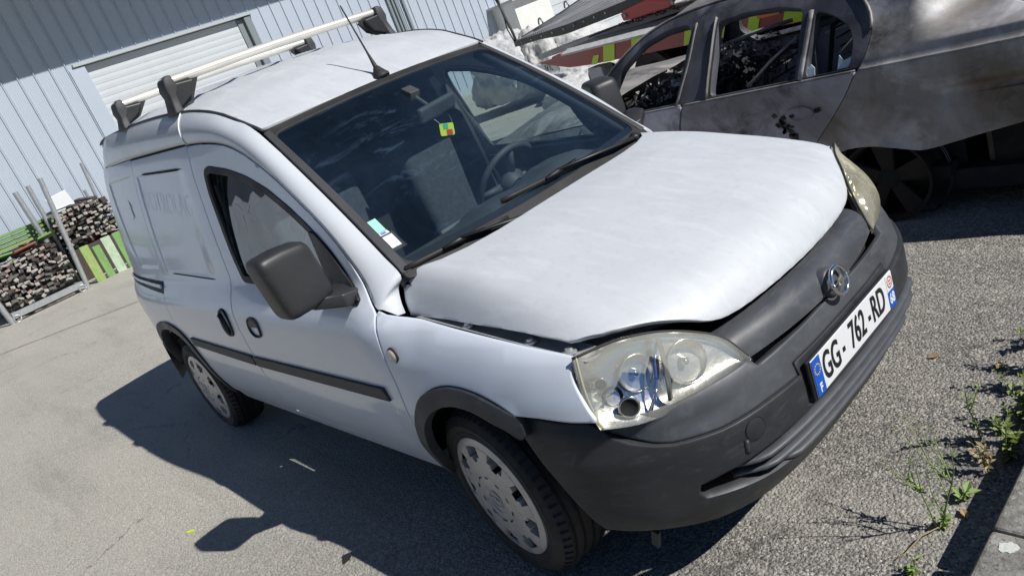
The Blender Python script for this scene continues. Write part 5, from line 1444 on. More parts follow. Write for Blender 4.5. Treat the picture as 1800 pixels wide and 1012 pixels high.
FW = [(-1.71, .795), (-1.81, .70), (-1.87, .50), (-1.87, .25), (-2.20, .25), (-2.24, .42), (-2.38, .52), (-2.56, .545), (-2.74, .50), (-2.88, .36), (-3.2, .34), (-3.3, .60), (-3.0, .70), (-2.4, .775)]
fw = panel('front_wing', f_bmw, inset_poly(FW, .004), M['burnt_steel'], bm_, res=.06, th=.03); far(fw)
# roof skin, bonnet, rear deck
def roofb(u, v):
    x = -1.05 + 1.10 * u; zt = spl([-1.1, -.8, -.5, -.25, .06], [1.242, 1.262, 1.258, 1.238, 1.155], x)
    yn = bmw_y(x, zt - .004); q = 2 * v - 1
    y = 2.7 + (2.7 - yn) * q; w = .045 * (1 - abs(q) ** 2.5)
    w -= .022 * math.exp(-((q + .2) / .35) ** 2 - ((u - .55) / .25) ** 2)
    return (x, y, zt + w)
mb = MB(); mb.grid(roofb, 20, 24); mb.build('roof', M['burnt_roof'], bm_, smooth=True)
def bonb(u, v):
    x = -1.70 - 1.55 * u; q = 2 * v - 1
    z = .80 - .17 * u ** 2 + .05 * (1 - abs(q) ** 3) + .09 * math.exp(-((u - .45) / .3) ** 2) * (1 - q * q) + .012 * mnoise.noise(Vector((x * 3, q * 3, 1)))
    yn = bmw_y(x, .77 - .1 * u); return (x, 2.7 + (2.7 - yn) * q, z)
mb = MB(); mb.grid(bonb, 24, 24); mb.build('bonnet', M['burnt_roof'], bm_, smooth=True)
for name, x0, x1, z0, z1 in (('front_panel', -3.25, -3.36, .62, .25),):
    mb = MB(); mb.grid(lambda u, v: (x0 + (x1 - x0) * math.sin(math.pi * u), 2.7 + .66 * (2 * u - 1), z0 + (z1 - z0) * v), 12, 4); mb.build(name, M['soot'], bm_, smooth=True)
# boot: open, full of char; a buckled sheet of the lid stands up behind
mb = MB(); mb.grid(lambda u, v: (.30 + 1.32 * u, 2.12 + 1.16 * v, .80 - .25 * math.sin(math.pi * min(1, u * 1.1)) * math.sin(math.pi * v)), 10, 10); mb.build('boot_floor', M['soot'], bm_)
mb = MB()
def lid(u, v):
    x = .74 + .80 * u; y = 2.20 + .95 * v
    return (x, y, .885 + .13 * math.sin(u * 2.2) + .05 * u * v + .02 * math.sin(v * 6))
mb.grid(lid, 14, 12); mb.grid(lambda u, v: Vector(lid(u, v)) - Vector((0, 0, .008)), 14, 12, flip=True); mb.build('boot_lid', M['burnt_roof'], bm_, smooth=True)
# interior: floor, tunnel, seat frames, bulkhead
mb = MB(); mb.box((-.75, 2.7, .22), (2.3, 1.62, .06)); mb.build('floor', M['soot'], bm_)
mb = MB(); mb.grid(lambda u, v: (.05 + .28 * v, 1.98 + 1.44 * u, .30 + .60 * v), 8, 6); mb.build('rear_seat', M['soot'], bm_)
for yc in (2.28, 3.12):
    mb = MB()
    for k in range(2):
        yy = yc - .2 + .4 * k; mb.tube([(-.95, yy, .42), (-.62, yy, .44), (-.50, yy, .86)], .016, 6)
    for k in range(7): mb.tube([(-.50 - .015 * k + .08, yc - .2, .50 + .055 * k), (-.47 - .015 * k + .08, yc, .505 + .055 * k), (-.50 - .015 * k + .08, yc + .2, .50 + .055 * k)], .006, 5)
    mb.tube([(-.49, yc - .2, .86), (-.47, yc, .90), (-.49, yc + .2, .86)], .016, 6)
    mb.grid(lambda u, v: (-.93 + .36 * u, yc - .19 + .38 * v, .40 - .04 * math.sin(math.pi * u)), 6, 6)
    mb.build('seat_frame', M['soot'], bm_, smooth=True)
mb = MB(); mb.grid(lambda u, v: (-1.52 + .12 * math.sin(3 * v), 1.95 + 1.5 * u, .35 + .44 * v), 14, 6); mb.build('scuttle', M['soot'], bm_)
mb = MB(); mb.tube([(-1.42, 2.42, .70), (-1.2, 2.40, .80), (-1.10, 2.40, .90), (-1.085, 2.40, .955)], [.03, .034, .036, .026], 10); o = mb.build('steering_column', M['char'], bm_, smooth=True)
mb = MB()
for k in range(9):
    t = .2 + .07 * k; mb.lathe([(.036, -.006), (.045, 0), (.036, .006)], Vector((-1.28 + .24 * t, 2.41, .77 + .22 * t)), (.55, 0, .8), 10)
mb.build('column_rib', M['ash'], o)
for nm, p0, p1, r_ in (('bent_rod', (-.28, 2.05, .98), (-.55, 1.93, .80), .008), ('bent_rod', (-1.5, 3.2, .86), (-.95, 3.30, .90), .014), ('bent_rod', (-.60, 3.0, .93), (.1, 3.1, .96), .012), ('bent_rod', (-.10, 2.1, .84), (.10, 2.5, 1.03), .007), ('bent_rod', (-.62, 3.05, .80), (.05, 3.15, .83), .008)):
    mb = MB(); mb.tube([p0, ((p0[0] + p1[0]) / 2, (p0[1] + p1[1]) / 2, (p0[2] + p1[2]) / 2 + .01), p1], r_, 6); mb.build(nm, M['burnt_roof'], bm_, smooth=True)
rb_ = random.Random(11)
def debris(name, n, bx, m, smin, smax):
    mb = MB()
    for k in range(n):
        c = [rb_.uniform(*b_) for b_ in bx]; s = rb_.uniform(smin, smax)
        q = Matrix.Rotation(rb_.uniform(0, 6), 3, (rb_.uniform(-1, 1), rb_.uniform(-1, 1), rb_.uniform(-1, 1)))
        P_ = [q @ Vector((rb_.uniform(-.5, .5) * s, rb_.uniform(-.5, .5) * s * .7, rb_.uniform(-.5, .5) * s * .35)) + Vector(c) for _ in range(5)]
        mb.add(P_, [(0, 1, 2), (0, 2, 3), (0, 3, 1), (4, 2, 1), (4, 3, 2), (4, 1, 3)])
    o = mb.build(name, M[m], bm_); o['kind'] = 'stuff'; return o
debris('charred_debris', 700, ((-1.55, -1.0), (1.95, 3.3), (.62, .86)), 'char', .02, .13)
debris('ash_flakes', 300, ((-1.55, -1.0), (1.95, 3.2), (.74, .90)), 'ash', .015, .09)
debris('charred_debris', 500, ((-1.0, .1), (2.0, 3.3), (.26, .52)), 'char', .03, .14)
debris('charred_debris', 900, ((.36, 1.0), (2.18, 3.0), (.78, .94)), 'char', .02, .10)
debris('ash_flakes', 160, ((.4, .85), (2.16, 2.7), (.86, .96)), 'ash', .01, .06)
for (x0, z0, w_, h_) in ((-.165, .805, .05, .075), (.0, .815, .11, .06)):
    mb = MB(); mb.prism([Vector(f_bmw(x0 + a * w_, z0 + b_ * h_)) + Vector((0, .012, 0)) for a, b_ in ((0, 0), (1, .05), (1, .5), (.62, .75), (.3, .55), (.08, 1))], (0, .006, 0)); mb.build('melted_glass', M['melted_glass'], bm_)
for xa, xb in ((-1.66, -.92), (-.90, .095), (.11, 1.62)):
    n_ = int((xb - xa) / .03); mb = MB(); mb.tube([Vector(f_bmw(xa + (xb - xa) * k / n_, .7985)) + Vector((0, .002, 0)) for k in range(n_ + 1)], .0055, 6); mb.build('belt_glint_bead', M['burnt_roof'], bm_, smooth=True)  # bead added along the crease so it catches sun as a bright line
# torn door handle: shallow dish, two black holes, melted drip
def dish(u, v):
    a = 2 * math.pi * v; r = u
    x = -.225 + .075 * r * math.cos(a); z = .635 + .040 * r * math.sin(a)
    p = Vector(f_bmw(x, z)); return p + Vector((0, -.003 - .009 * math.exp(-((r - .85) / .12) ** 2) + .004 * (1 - r), 0))
mb = MB(); mb.grid(dish, 10, 30); hd = mb.build('handle_dish', M['burnt_door'], bm_, smooth=True)
for x, z, w_, h_ in ((-.272, .630, .030, .018), (-.128, .640, .034, .024)):
    mb = MB(); mb.prism([Vector(f_bmw(x + dx, z + dz)) + Vector((0, -.007, 0)) for dx, dz in ((-w_ / 2, -h_ / 2), (w_ * .2, -h_ / 2), (w_ * .2, -h_ * .3), (w_ / 2, -h_ * .3), (w_ / 2, h_ / 2), (-w_ / 2, h_ * .3))], (0, .003, 0)); mb.build('handle_hole', M['dark_void'], hd)
mb = MB()
for k in range(34):
    t = rb_.random(); x = -.345 + .075 * t + rb_.gauss(0, .014); z = .64 - .15 * t + rb_.gauss(0, .012)
    mb.box(Vector(f_bmw(x, z)) + Vector((0, -.004, 0)), (rb_.uniform(.008, .03), .01, rb_.uniform(.006, .02)), Matrix.Rotation(rb_.uniform(0, 3), 3, 'Y'))
o = mb.build('melted_drips', M['char'], bm_); o['kind'] = 'stuff'
# bare wheels: alloy rims on the ground with rings of tyre wire
def bare_wheel(x, y, sy):
    c = Vector((x, y, .218)); ax = Vector((0, sy, 0)); R0 = .214
    mb = MB(); mb.lathe([(.165, -.10), (.19, -.10), (R0, -.085), (R0 * .9, -.07), (R0 * .9, .045), (R0, .075), (R0 * 1.0, .085), (R0 * .95, .087), (R0 * .90, .06)], c, ax, 40); w = mb.build('wheel_rim', M['rust_brown'], bm_, smooth=True, auto=35)
    mb = MB(); mb.lathe([(.0, .045), (.05, .045), (.06, .03)], c, ax, 24)
    mb.build('hub', M['soot'], w, smooth=True)
    for k in range(5):
        t = 2 * math.pi * k / 5 + .3; d = Vector((math.cos(t), 0, math.sin(t))); n_ = Vector((-math.sin(t), 0, math.cos(t)))
        pr = [c + d * .04 - n_ * .030 + ax * .04, c + d * .04 + n_ * .030 + ax * .04, c + d * .195 + n_ * .055 + ax * .066, c + d * .195 - n_ * .055 + ax * .066]
        mb = MB(); mb.prism(pr, -ax * .03); mb.build('spoke', M['rust_brown'], w, bevel=.006)
    mb = MB()
    for k, (rr, off) in enumerate(((.262, -.02), (.268, -.028))):
        mb.tube([c + ax * off + Vector((math.cos(t) * rr, 0, max(-.212, math.sin(t) * rr))) for t in [2 * math.pi * j / 40 for j in range(41)]], .0026, 4)
    mb.build('tyre_wire', M['burnt_frame'], w)
for x in (.125, -2.62):
    bare_wheel(x, 1.91, -1); bare_wheel(x, YM - 1.91, 1)
for y0_ in (1.83, 3.17):
    mb = MB(); mb.grid(lambda u, v: (-.15 + 1.78 * u, y0_ + .40 * v, .60), 6, 2); mb.build('inner_wing', M['soot'], bm_)  # unseen flat panel added to keep the sun off the bare wheel
for x in (.125, -2.62):
    for y in (2.02, YM - 2.02):
        mb = MB(); mb.box((x, y, .36), (.62, .02, .5)); mb.build('wheel_arch_liner', M['dark_void'], bm_)
mb = MB(); mb.box((-.85, 2.7, .155), (3.9, 1.50, .10)); mb.build('underbody_shade_box', M['soot'], bm_)  # unseen box added to stop sunlight leaking beneath the car
# rear structure laid bare where the bumper is gone
mb = MB()
def plate_frame(mb, x0, x1, z0, z1, hx0, hx1, hz0, hz1, y, th):
    mb.box(((x0 + hx0) / 2, y, (z0 + z1) / 2), (hx0 - x0, th, z1 - z0)); mb.box(((hx1 + x1) / 2, y, (z0 + z1) / 2), (x1 - hx1, th, z1 - z0))
    mb.box(((hx0 + hx1) / 2, y, (z0 + hz0) / 2), (hx1 - hx0, th, hz0 - z0)); mb.box(((hx0 + hx1) / 2, y, (hz1 + z1) / 2), (hx1 - hx0, th, z1 - hz1))
plate_frame(mb, .52, .95, .17, .44, .62, .86, .225, .375, 2.06, .05)
mb.build('crash_frame', M['frame_metal'], bm_, bevel=.008)
mb = MB(); mb.box((1.10, 2.7, .30), (1.10, 1.36, .30)); mb.build('boot_shade_box', M['soot'], bm_)  # unseen box set low to keep the ground under the tail in shadow
mb = MB(); mb.tube([(1.66, 2.05, .45), (1.72, 2.7, .45), (1.66, 3.35, .45)], .05, 8, sq=(.6, 1)); mb.build('crash_bar', M['rust_brown'], bm_, smooth=True)
mb = MB(); mb.box((.55, 1.94, .405), (.06, .02, .022)); mb.build('bracket', M['burnt_roof'], bm_)

# ---------------------------------------------------------------- tow truck bed behind the saloon
D = Vector((.957, -.290, 0)); Wd = Vector((.290, .957, 0)); T0 = Vector((-5.42, 5.20, 0))
def tk(s, w, z): return T0 + D * s + Wd * w + Vector((0, 0, z))
RT = Matrix((( D.x, Wd.x, 0), (D.y, Wd.y, 0), (0, 0, 1)))
tr = thing('tow_truck', 'recovery truck bed with red and yellow chevron skirt, behind the burnt saloon', 'truck', tuple(tk(3, 1.1, 0)))
def tbox(mb, s, w, z, size): mb.box(tk(s, w, z), size, RT)
mb = MB(); mb.prism([tk(.0, 0, .950), tk(.75, 0, .815), tk(1.25, 0, .795), tk(6.4, 0, .775), tk(6.4, 0, .975), tk(.66, 0, .982), tk(.64, 0, 1.005), tk(.42, 0, .985), tk(.40, 0, .962)][::-1], Wd * .04); sk = mb.build('side_skirt', M['truck_red'], tr)
ch = [(1.26, 1.44, .13), (1.52, 1.80, .26), (2.07, 2.35, .26), (2.95, 3.23, .26), (3.42, 3.70, .26), (3.80, 3.98, .26), (4.20, 4.48, .26), (4.75, 5.03, .26), (5.3, 5.58, .26)]
for s0, s1, h in ch:
    zt = .800 + .170 * (h / .26); mb = MB(); mb.prism([tk(s0, -.004, .79), tk(s1 - .05, -.004, .79), tk(s1 + .05, -.004, zt), tk(s0 + .10, -.004, zt)], -Wd * .002); mb.build('chevron', M['chevron'], sk)
mb = MB(); tbox(mb, 4.09, -.012, .892, (.24, .015, .024)); mb.build('marker_lamp', M['orange_lamp'], sk)
mb = MB(); mb.prism([tk(.66, -.006, .985), tk(6.4, -.006, .978), tk(6.4, .09, 1.022), tk(.70, .09, 1.022)], Vector((0, 0, -.02))); mb.build('bed_edge', M['bed_edge'], tr)
mb = MB(); mb.prism([tk(.62, .09, 1.020), tk(6.4, .09, 1.020), tk(6.4, 2.3, 1.00), tk(.62, 2.3, 1.00)], Vector((0, 0, -.06))); mb.build('bed', M['bed_steel'], tr)
mb = MB(); mb.prism([tk(-.95, .55, .985), tk(1.6, .55, 1.085), tk(4.4, .55, 1.19), tk(4.4, 1.05, 1.19), tk(1.6, 1.05, 1.085), tk(-.9, 1.05, .985)], Vector((0, 0, -.07))); ry = mb.build('runway', M['ramp_steel'], tr)
mb = MB()
for i in range(46):
    for j in range(4):
        c = tk(-.85 + i * .10, .62 + j * .10, .9865 + .0392 * (i * .10 + .10)); u1 = D * .028; w1 = Wd * .016
        c.z += .0025
        mb.add([c - u1 - w1, c + u1 - w1, c + u1 + w1, c - u1 + w1], [(0, 1, 2, 3)])
o = mb.build('runway_holes', M['dark_void'], ry); o['kind'] = 'stuff'
# raised perforated ramp: a sheet that widens and climbs to the right
RF = [(-1.05, .30, 1.268), (.5, .30, 1.272), (1.75, .30, 1.318), (3.4, .30, 1.40)]
RB = [(-1.02, .42, 1.285), (-.60, .80, 1.385), (-.30, 1.02, 1.465), (1.6, 1.9, 1.86)]
def rp(t, q, lift=0.0):
    """t along 0..1, q across 0 (front) .. 1"""
    k = t * 3; i = min(2, int(k)); u = k - i
    a = [RF[i][c] + (RF[i+1][c] - RF[i][c]) * u for c in range(3)]; b2 = [RB[i][c] + (RB[i+1][c] - RB[i][c]) * u for c in range(3)]
    return tk(*[a[c] + (b2[c] - a[c]) * q for c in range(3)]) + Vector((0, 0, lift))
mb = MB(); mb.grid(lambda u, v: rp(u, v), 18, 6); mb.grid(lambda u, v: rp(u, v, -.014), 18, 6, flip=True); ra_ = mb.build('ramp_plate', M['ramp_steel'], tr)
mb = MB(); mb.grid(lambda u, v: rp(u, 0, .006 - v * (.075 + .03 * sstep(.15, .3, u))) - Wd * .006, 18, 1); mb.grid(lambda u, v: rp(u, 0, .006 - v * (.075 + .03 * sstep(.15, .3, u))) + Wd * .006, 18, 1, flip=True); mb.build('ramp_fascia', M['black_plastic'], ra_)
mb = MB(); mb.grid(lambda u, v: rp(u, 1, .02 - v * .06) + Wd * .004, 18, 1); mb.build('ramp_flange', M['steel_grey'], ra_)
mb = MB()
for i in range(70):
    for j in range(9):
        t = .02 + i * .0138; q = .07 + j * .105
        if .42 < q < .62 or (t < .12 and q > .6): continue
        c = rp(t, q, .0022); e1 = (rp(t + .01, q) - rp(t - .01, q)).normalized() * .017; e2 = (rp(t, q + .05) - rp(t, q - .05)).normalized() * .015
        mb.add([c - e1 - e2, c + e1 - e2, c + e1 + e2, c - e1 + e2], [(0, 1, 2, 3)])
o = mb.build('ramp_holes', M['dark_void'], ra_); o['kind'] = 'stuff'
for k in range(9):
    mb = MB(); mb.lathe([(0, .008), (.012, .008), (.014, 0)], rp(.05 + k * .065, 0, -.035) - Wd * .006, -Wd, 10); mb.build('ramp_bolt', M['bed_edge'], ra_)
for t in (.20, .52):
    mb = MB(); c = rp(t, 1.0, .0); mb.tube([c + D * .06 * math.cos(a) + Vector((0, 0, .02 + .08 * math.sin(a))) for a in [math.pi * k / 8 for k in range(9)]], .013, 6); mb.build('lashing_ring', M['steel_grey'], ra_, smooth=True)
mb = MB(); mb.tube([rp(.0, .3, -.06), rp(.0, .3, .15) - D * .03, rp(.0, .3, .35) - D * .10, rp(.0, .3, .75) - D * .16], .020, 6); mb.build('post', M['ramp_black'], tr, smooth=True)
mb = MB(); mb.tube([rp(.0, .1, -.02), rp(.0, .1, .2) - D * .10, rp(.0, .1, .4) - D * .06, rp(.0, .1, .75) - D * .2], .009, 5); mb.build('cable', M['plate_black'], tr, smooth=True)
# red lifting arm
ar = [(1.70, 1.13), (1.68, 1.20), (1.75, 1.24), (2.15, 1.27), (2.5, 1.30), (3.8, 1.36), (3.8, 1.22), (2.75, 1.17), (2.60, 1.185), (2.52, 1.13), (2.25, 1.13), (1.9, 1.12)]
mb = MB(); mb.prism([tk(s, .28, z) for s, z in ar], Wd * .05); aro = mb.build('lifting_arm', M['arm_red'], tr, bevel=.008)
mb = MB(); mb.lathe([(0, .012), (.022, .012), (.026, 0)], tk(1.77, .278, 1.18), -Wd, 14); mb.lathe([(0, .012), (.022, .012), (.026, 0)], tk(2.60, .278, 1.17), -Wd, 14); o = mb.build('arm_pin', M['steel_grey'], aro)
o['kind'] = 'stuff'
# plate, lamp bracket, chassis, wheels
mb = MB(); tbox(mb, .22, .02, .86, (.50, .012, .11)); tp = mb.build('number_plate', M['plate_white'], tr)
TMt = Matrix.Translation(tk(.22, .012, .86)) @ Matrix(((D.x, 0, -Wd.x, 0), (D.y, 0, -Wd.y, 0), (0, 1, 0, 0), (0, 0, 0, 1)))
text_mesh('plate_characters', '354 TC', .11, M['plate_black'], tp, TMt, sx=.62, ext=.0006, offset=.001)
mb = MB(); tbox(mb, 1.22, .12, .60, (.30, .16, .30)); br = mb.build('lamp_bracket', M['tarp'], tr, bevel=.012)
mb = MB(); tbox(mb, 1.27, .036, .575, (.10, .01, .10)); mb.build('bracket_hole', M['dark_void'], br)
mb = MB(); tbox(mb, .95, .30, .52, (.25, .30, .36)); mb.build('mud_guard', M['grey_plastic'], tr, bevel=.05, seg=3)
mb = MB(); tbox(mb, 3.6, 1.15, .72, (5.4, 1.0, .22)); tbox(mb, 3.6, 1.15, .93, (5.6, 2.0, .10)); mb.build('chassis', M['soot'], tr)
for s in (2.2, 3.3):
    for w in (.25, 2.05):
        mb = MB(); mb.lathe([(.0, -.12), (.25, -.12), (.27, -.10), (.38, -.14), (.41, -.10), (.41, .10), (.38, .14), (.27, .10), (.25, .12), (0, .12)], tk(s, w, .41), Wd, 28); mb.build('wheel', M['tyre'], tr, smooth=True, auto=35)
# rusty chain lying on the bed
chn = thing('rusty_chain', 'rusty chain bunched on the truck bed behind the saloon roof', 'chain', tuple(tk(2.2, .5, 1.08)))
rc = random.Random(4); mb = MB(); p = tk(1.35, .42, 1.09)
for k in range(34):
    p = p + D * .032 + Wd * rc.uniform(-.012, .012) + Vector((0, 0, 0)); q = p + Vector((0, 0, rc.uniform(-.008, .03) if k > 8 else 0))
    e1 = (D + Wd * rc.uniform(-.8, .8)).normalized(); e2 = Vector((0, 0, 1)) if k % 2 else Wd
    mb.tube([q + e1 * .026 * math.cos(t) + e2 * .016 * math.sin(t) for t in [2 * math.pi * j / 8 for j in range(9)]], .0065, 5)
mb.tube([tk(.9, .30, 1.06), tk(1.2, .4, 1.075), tk(1.4, .42, 1.09)], .010, 5); mb.build('links', M['chain_rust'], chn)
mb = MB(); mb.tube([tk(2.4, .42, 1.09), tk(2.8, .30, 1.12), tk(3.1, .34, 1.10), tk(3.6, .26, 1.10)], .008, 5); mb.build('hook_cable', M['plate_black'], chn, smooth=True)

# ---------------------------------------------------------------- heap of pale tarpaulins between truck and warehouse
def tarp(c, size, seed, m, lab):
    t = bpy.data.meshes.new('tarpaulin_bundle'); b = bmesh.new(); bmesh.ops.create_icosphere(b, subdivisions=5, radius=1)
    for v in b.verts:
        p = v.co.copy(); o = Vector((seed * 3.1, seed * 1.7, seed))
        pf = Vector((p.x, p.y, p.z * .30)); wv = Vector((mnoise.noise(p * 2.5 + o), mnoise.noise(p * 2.5 - o), 0)) * .35
        fold = abs(mnoise.noise((pf + wv) * 4.2 + o)) * .20 + abs(mnoise.noise((pf + wv) * 9.5 + o)) * .09 + abs(mnoise.noise((p + wv) * 19 + o)) * .035
        k = 1.08 + .20 * mnoise.noise(p * 1.6 + o) - fold
        v.co = Vector((p.x * size[0], p.y * size[1], max(p.z, -.55) * size[2])) * k + Vector(c)
    for f in b.faces: f.smooth = True
    b.to_mesh(t); b.free(); o = link('tarpaulin_bundle', t, M[m]); tag(o, lab, 'tarpaulin', 'pale tarpaulin bundles heaped before the warehouse')
tarp((-9.4, 8.3, .62), (.85, .75, .78), 1, 'tarp', 'white crumpled tarpaulin bundle beside the plaster wall')
tarp((-8.6, 8.35, .66), (.42, .36, .60), 2, 'tarp_grey', 'grey folded tarpaulin bundle leaning in the white heap')
tarp((-8.9, 9.5, .48), (.9, .8, .62), 3, 'tarp', 'white crumpled tarpaulin bundle under the lower end of the ramp')
tarp((-7.6, 8.3, .22), (.8, .65, .36), 4, 'tarp', 'low white tarpaulin bundle lying before the heap')
tarp((-6.9, 7.2, .16), (.5, .5, .26), 5, 'tarp', 'small white tarpaulin bundle nearest the truck tail')

# ---------------------------------------------------------------- scaffold store on the left
rs = random.Random(21)
rk = thing('storage_rack', 'galvanised steel rack with tall corner posts holding scaffold boards, at the left edge', 'rack', (-13.6, -.15, 0))
def post(a, b, r, nm='post', sq=(1, 1)):
    mb = MB(); mb.tube([a, b], r, 8, sq=sq); return mb.build(nm, M['steel_galv'], rk, smooth=True, auto=50)
post((-12.8, .44, 0), (-12.8, .665, 1.96), .042); post((-12.8, -.79, 0), (-12.8, -.93, 1.96), .045)
post((-14.6, .66, 0), (-14.6, .72, 1.96), .042); post((-14.6, -.79, 0), (-14.6, -.9, 1.96), .042)
post((-14.5, .50, .9), (-14.5, .47, 1.93), .05); post((-14.9, 1.62, .7), (-14.9, 1.60, 1.52), .03); post((-15.2, 1.72, .5), (-15.2, 1.86, 2.02), .035)
mb = MB(); mb.box((-12.82, -.17, .115), (.09, 1.15, .10)); mb.build('base_beam', M['steel_galv'], rk)
mb = MB(); mb.box((-14.6, -.17, .115), (.09, 1.4, .10)); mb.build('base_beam', M['steel_galv'], rk)
for y in (-.70, .36):
    mb = MB(); mb.box((-13.7, y, .115), (1.8, .07, .09)); mb.build('side_beam', M['steel_galv'], rk)
    mb = MB(); mb.tube([(-12.77, y + .055 * math.cos(t), .055 + .055 * math.sin(t)) for t in [2 * math.pi * j / 14 for j in range(15)]], .014, 6); mb.build('lashing_ring', M['steel_galv'], rk, smooth=True)
def bar_mesh(w, h, l, body, cap):
    mb = MB(); mb.box((-l / 2, 0, 0), (l - .10, w, h)); mb.box((-.028, 0, 0), (.065, w * 1.06, h * 1.12), m=1)
    if rs.random() < .6: mb.box((.004, w * .22, -h * .2), (.006, w * .4, h * .4), m=2)
    me = bpy.data.meshes.new('scaffold_board'); me.from_pydata(mb.v, [], mb.f)
    for p, k in zip(me.polygons, mb.m): p.material_index = k
    me.update()
    for m in (body, cap, 'bar_brown'): me.materials.append(M[m])
    return me
BARS = [bar_mesh(.085, .036, 2.2, 'bar_brown', 'cap_pale'), bar_mesh(.095, .040, 2.2, 'bar_grey', 'bar_grey'), bar_mesh(.070, .038, 2.2, 'bar_brown', 'cap_pink'), bar_mesh(.09, .048, 2.2, 'bar_brown', 'bar_brown'), bar_mesh(.08, .038, 2.2, 'board_green', 'cap_pale'), bar_mesh(.060, .045, 2.2, 'bar_brown', 'cap_pale'), bar_mesh(.10, .032, 2.2, 'bar_grey', 'cap_pale')]
def pile(xf, y0, y1, z0, ztop, rows, dy, lab, grp, gfrac):
    for r in range(rows):
        z = z0 + (ztop - z0) * (r + .5) / rows
        sh_ = .05 * (r % 2); y = y0 + sh_ + rs.uniform(0, .03)
        edge = .10 * sstep(rows * .6, rows, r)
        while y < y1 - edge * 1.2:
            if y > y0 + edge * .6:
                me = BARS[rs.choices([0, 1, 2, 3, 4, 5, 6], [20, 16, 10, 20, gfrac, 14, 16])[0]]
                o = bpy.data.objects.new('scaffold_board', me); COL.objects.link(o)
                o.location = (xf + rs.uniform(-.16, .12), y, z + rs.uniform(-.014, .014) + .02 * math.sin(y * 5)); o.rotation_euler = (R(rs.gauss(0, 13)), R(rs.gauss(0, 1.5)), R(rs.gauss(0, 3.0)))
                tag(o, lab, 'scaffold board', grp)
            y += dy * rs.uniform(.88, 1.15)
pile(-12.95, -.72, .43, .19, .93, 14, .100, 'weathered scaffold board with its end facing out, in the front pile on the rack', 'scaffold boards piled on the rack', 4)
pile(-14.2, .72, 1.75, .62, 1.33, 12, .100, 'weathered scaffold board with its end facing out, in the rear pile above the green planks', 'scaffold boards piled behind the rack', 6)
def plank(name, c, size, rot, m, lab, grp=None):
    mb = MB(); mb.box((0, 0, 0), size); o = mb.build(name, M[m], bevel=.006); o.location = c; o.rotation_euler = rot; tag(o, lab, 'plank', grp); return o
# upright planks below the rear pile
for y, w, m, lab in ((.74, .15, 'board_lime', 'yellow-green plank standing upright, nearest to the rack post'), (.92, .13, 'board_green', 'bright green plank standing upright, shorter than its neighbours'), (1.12, .16, 'board_pale', 'pale white-green plank standing upright between two green planks'), (1.32, .15, 'board_green', 'green plank standing upright, nearest to the white van'), (1.52, .15, 'board_lime', 'yellow-green plank standing upright behind the van rear corner')):
    plank('green_plank', (-13.05, y, .33 - (.04 if w < .14 else 0)), (.035, w, .68 - (.08 if w < .14 else 0)), (R(-2), R(-7), 0), m, lab, 'planks standing below the rear pile')
    mb = MB()
# block that carries the rear pile
cr_ = thing('pile_support', 'dark timber crate carrying the rear pile of boards, behind the upright planks', 'crate', (-14.9, 1.2, 0))
for k in range(4):
    mb = MB(); mb.box((-14.2 - .5 * k, 1.22, .30), (.30, 1.1, .58)); mb.build('bearer', M['bar_brown'], cr_, bevel=.01)
# long green boards stacked along the wall
k = 0
for r in range(5):
    for j in range(2):
        plank('long_green_board', (-15.15 + .30 * j + rs.uniform(-.03, .03), -1.6 + rs.uniform(-.1, .1), .98 + r * .078), (.27, 5.4, .05), (0, 0, R(rs.uniform(-.5, .5))), 'board_green' if r > 1 else ('bar_brown' if r == 0 else 'board_lime'), 'long green board in the low stack lying along the warehouse wall', 'long green boards stacked along the wall')
bs = thing('board_trestle', 'dark steel trestle under the long green boards by the warehouse wall', 'trestle', (-15, -1.5, 0))
for y in (-3.8, -1.5, .7):
    mb = MB(); mb.box((-15, y, .47), (.7, .12, .94)); mb.build('leg', M['bar_brown'], bs)
plank('red_brown_plate', (-13.2, -.05, 1.0), (.5, .36, .03), (R(3), R(-9), R(4)), 'board_red', 'red-brown board lying on top of the front pile')
plank('green_plank', (-13.5, -.40, .99), (.8, .28, .03), (R(-6), R(-8), R(6)), 'board_green', 'green board lying on top of the front pile at its left')
plank('green_plank', (-13.6, .40, 1.04), (.9, .30, .03), (R(5), R(-6), R(-5)), 'board_green', 'green board lying on top of the front pile by the tall post')
for s_, q in ((0, 0),):
    sp = thing('white_sheet', 'white square panel leaning against the corrugated wall above the boards', 'panel', (-15.75, 1.2, 1.2))
    mb = MB(); mb.box((-15.75, 1.26, 1.46), (.03, .42, .36), Matrix.Rotation(.12, 3, 'X')); mb.build('sheet', M['plate_white'], sp, bevel=.01)
    mb = MB(); mb.box((-15.73, 1.24, 1.36), (.03, .34, .012)); mb.build('lip', M['trim_grey'], sp)

